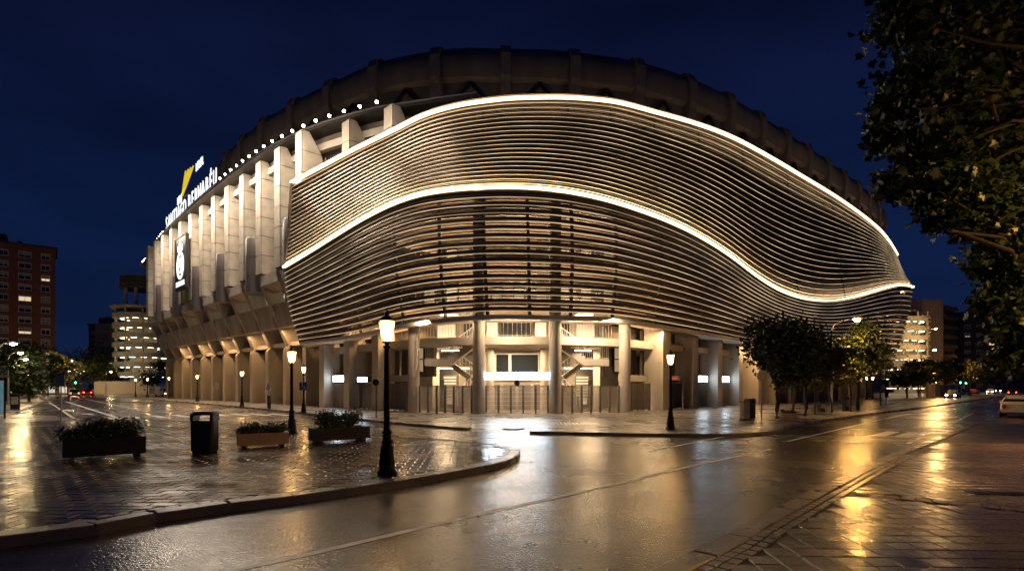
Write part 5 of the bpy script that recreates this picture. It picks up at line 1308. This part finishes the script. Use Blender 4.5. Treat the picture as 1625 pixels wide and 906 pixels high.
# ================================================================== TREES
def limb(mb, a, c, r0, r1, rg, n=4, wob=.08):
    L = (c-a).length; pts = [a]
    for k in range(1, n): pts.append(a.lerp(c, k/n)+Vector((rg.gauss(0, 1), rg.gauss(0, 1), rg.gauss(0, .6)))*L*wob)
    pts.append(c); mb.tube(pts, [lerp(r0, r1, k/n) for k in range(n+1)], 6); return pts
def tree(name, label, base, h, rx, ry, rz_, trunk_h, r0, nl, leaf, m, seed, group=None, nb=16, cat='tree'):
    rg = random.Random(seed); t = thing(name, label, cat, base, 0, group)
    cz = h-rz_
    tips = []
    mb = MB(); top = Vector((rg.gauss(0, .05)*h*.3, rg.gauss(0, .05)*h*.3, trunk_h)); limb(mb, Vector((0, 0, 0)), top, r0, r0*.7, rg, 4, .015)
    for k in range(nb):
        while True:
            d = Vector((rg.uniform(-1, 1), rg.uniform(-1, 1), rg.uniform(-1, 1)))
            if .35 < d.length < 1: break
        d = d.normalized()*rg.uniform(.5, .95); p = Vector((d.x*rx, d.y*ry, cz+d.z*rz_)); tips.append(p)
        mid = top.lerp(p, .55)+Vector((0, 0, .06*h)); limb(mb, top-Vector((0, 0, rg.random()*trunk_h*.1)), mid, r0*.42, r0*.22, rg, 3, .05); limb(mb, mid, p, r0*.22, r0*.07, rg, 3, .06)
    mb.build('trunk', m_bark, t, local=True)
    mb = MB(); s_ = (rx*ry*rz_)**(1/3)*.215
    wts = [rg.uniform(.5, 1.5) for _ in tips]
    for p in rg.choices(tips, wts, k=nl):
        q = p+Vector((rg.gauss(0, s_), rg.gauss(0, s_), rg.gauss(0, s_*.75))); leafquad(mb, q, leaf*rg.uniform(.45, 1.35), rg)
    mb.build('crown', m, t, local=True); return t
def g3(px_, py_): return gnd(px_, py_, PAVZ)
tree('street_tree', 'large dark round street tree left of the group by the stadium', g3(1233, 664), 5.7, 2.2, 2.0, 2.0, 1.9, .13, 6500, .26, m_leafd, 21, nb=20)
tree('street_tree', 'dark street tree second from the left in the group', g3(1277, 660), 6.0, 2.2, 2.0, 2.1, 2.0, .12, 6500, .26, m_leafd, 22, nb=20)
tree('street_tree', 'thin dark tree behind the two large dark trees', g3(1258, 652), 5.4, 1.6, 1.6, 1.7, 1.8, .10, 3000, .26, m_leafd, 23)
tree('young_tree', 'small young tree with a thin stem and tiny crown', g3(1293.5, 656.6), 2.9, .8, .8, .75, 1.6, .06, 800, .2, m_leafy, 24, nb=9)
tree('street_tree', 'yellowish tree on a pair of thin stems beside the litter stand', g3(1320, 655), 4.1, 1.55, 1.4, .85, 2.4, .08, 2600, .25, m_leafy, 25, nb=13)
tree('street_tree', 'olive green taller tree right of the yellowish tree', g3(1361, 651), 6.7, 2.1, 1.9, 2.1, 2.2, .14, 5200, .27, m_leaf, 26, nb=18)
tree('street_tree', 'slim low tree before the dark information stand', g3(1350, 652.5), 4.0, 1.1, 1.1, 1.2, 1.9, .07, 1700, .24, m_leaf, 27, nb=11)
GT = 'far trees along the right street'
far = [(1440, 90, 6.2, 'dark tree before the right spiral ramp', m_leafd), (1458, 100, 7.0, 'rounded green tree below the pale gable', m_leaf), (1482, 112, 8, 'broad tree at the foot of the slab building', m_leaf), (1500, 122, 8.2, 'tree under the dark balconies of the slab building', m_leafd), (1528, 140, 8.0, 'yellow lit tree near the second orange light', m_leafy), (1552, 165, 9, 'dark tree between the far orange lights', m_leafd), (1580, 185, 9.5, 'far tree at the end of the right street', m_leafd), (1600, 160, 10, 'far tree on the right hand side of the street', m_leafd), (1628, 120, 10.5, 'dark tree beyond the parked wagon', m_leafd)]
for k, (px_, Y, h, lb, m_) in enumerate(far):
    tree('street_tree', lb, Vector(((px_-CX)/FPX*Y, Y, PAVZ)), h, h*.42, h*.4, h*.36, h*.3, .16, 1700, .55, m_, 40+k, GT, nb=14)
GU = 'far trees at the end of the left street'
farl = [(10, 70, 7.5, 'dark tree behind the bus shelter lights', m_leafd), (52, 88, 8.5, 'dark tree before the brick apartment block', m_leafd), (46, 66, 4.2, 'small lit green tree near the bus shelter', m_leaf), (76, 110, 8, 'tree right of the brick block corner', m_leafd), (108, 125, 9.5, 'yellow lit tree left of the dark left grove', m_leafy), (128, 150, 13, 'tall dark tree in the middle of the left grove', m_leafd), (150, 140, 9, 'green tree above the far left junction', m_leaf), (172, 150, 11, 'dark tree right of the left grove', m_leafd), (250, 128, 9, 'dark tree between the spiral ramp and the stadium wing', m_leafd), (92, 165, 14, 'tall dark tree between brick block and grove', m_leafd), (142, 170, 14, 'tall dark tree before the small pale block', m_leafd), (30, 100, 10, 'big dark tree under the brick block windows', m_leafd)]
for k, (px_, Y, h, lb, m_) in enumerate(farl):
    tree('street_tree', lb, Vector(((px_-CX)/FPX*Y, Y, PAVZ)), h, h*.45, h*.42, h*.4, h*.28, .16, 2000, .5, m_, 60+k, GU, nb=14)
# large plane tree on the right pavement whose branches hang into the picture
t = thing('plane_tree', 'large plane tree hanging over the right pavement with big lobed leaves', 'tree', (16.6, 13.2, PAVZ))
rg = random.Random(5); mb = MB(); root = Vector((16.6, 13.2, PAVZ)); fork = Vector((16.2, 13.0, 4.2))
limb(mb, root, fork, .32, .26, rg, 5, .012)
CL = [(1412, 30, 12.5, 60), (1395, 175, 12.6, 45), (1388, 222, 12.2, 34), (1405, 292, 12.0, 42), (1440, 130, 12.8, 70), (1450, 235, 12.6, 60), (1480, 40, 13.2, 80), (1495, 175, 13.4, 80), (1470, 300, 12.6, 55), (1478, 350, 12.4, 30),
      (1520, 290, 13.2, 75), (1545, 95, 14, 95), (1560, 215, 14.0, 90), (1575, 330, 13.2, 75), (1540, 362, 12.8, 34), (1568, 425, 13.0, 36), (1590, 470, 13.2, 40), (1562, 482, 12.8, 24), (1590, 400, 13.0, 60), (1605, 520, 13.4, 45), (1600, 570, 13.6, 36), (1620, 455, 13.6, 70), (1620, 40, 14.5, 110), (1640, 150, 14.5, 110), (1650, 290, 14, 110), (1660, 400, 13.5, 100), (1655, 540, 13.5, 70),
      (1540, -40, 13.8, 110), (1440, -50, 13, 80), (1720, 60, 15, 140), (1760, 240, 14.5, 150), (1750, 420, 14, 120), (1650, -90, 14.5, 150), (1800, -60, 15, 160), (1880, 150, 15.5, 160), (1860, 350, 14.5, 150), (1560, 20, 15.2, 90), (1600, 260, 15.0, 90), (1500, 110, 14.6, 60)]
lv = MB()
def lobed(mb, p, L, rg):
    d = Vector((rg.gauss(0, 1), rg.gauss(0, 1), rg.gauss(-.5, .7))).normalized(); s_ = d.cross(Vector((rg.gauss(0, 1), rg.gauss(0, 1), rg.gauss(0, 1)))).normalized(); n_ = d.cross(s_)
    pr = [(0, 0), (.12, .30), (.05, .55), (.38, .42), (.55, .62), (.62, .28), (1.0, 0), (.62, -.28), (.55, -.62), (.38, -.42), (.05, -.55), (.12, -.30)]
    i = len(mb.v); mb.v += [p+d*L*a+s_*L*c+n_*L*.22*abs(c) for a, c in pr]; mb.v.append(p+d*L*.4); k = len(pr)
    for j in range(1, k): mb.f.append((i+k, i+j-1, i+j) if j < k else None); mb.m.append(0)
    mb.f.append((i+k, i+k-1, i)); mb.m.append(0)
mains = [Vector((14.6, 13.0, 6.0)), Vector((13.4, 12.8, 8.5)), Vector((15.5, 13.6, 9.5)), Vector((13.2, 12.9, 4.6)), Vector((17, 14, 8))]
for q in mains: limb(mb, fork, q, .2, .10, rg, 4, .04)
for (px_, py_, Y, rpx) in CL:
    c = at(px_+(14 if px_ < 1500 else 0), py_, Y); r_ = .9*rpx/FPX*Y; src = min(mains, key=lambda q: (q-c).length)
    limb(mb, src, c, .06, .015, rg, 5, .05)
    n = int(160+820*r_*r_)
    for _ in range(n):
        dv_ = Vector((rg.gauss(0, 1), rg.gauss(0, 1), rg.gauss(0, 1))); dv_ *= r_*.36
        dv_.z *= .85; lobed(lv, c+dv_, rg.choice((.08, .12, .15, .19, .23))*rg.uniform(.8, 1.1), rg)
    for _ in range(5):
        q = c+Vector((rg.gauss(0, 1), rg.gauss(0, 1), rg.gauss(0, 1))).normalized()*r_*.8; limb(mb, c, q, .015, .004, rg, 2, .06)
mb.build('trunk', m_bark, t)
lv.build('crown', mat('plane_leaf', (.038, .064, .015), .4, var=.6, scale=1.1), t)

# added fill lights from below that brighten the dark roof ring
for i_ in range(10, len(rp)-8, 6):
    p, n_ = rp[i_], rn[i_]
    if n_.y > -.05: continue
    q = p+n_*5.5; area('roof_fill', (q.x, q.y, 25.5), (4, .4), 75, (1, .74, .5), (R(180-38), 0, math.atan2(n_.y, n_.x)+R(90)))
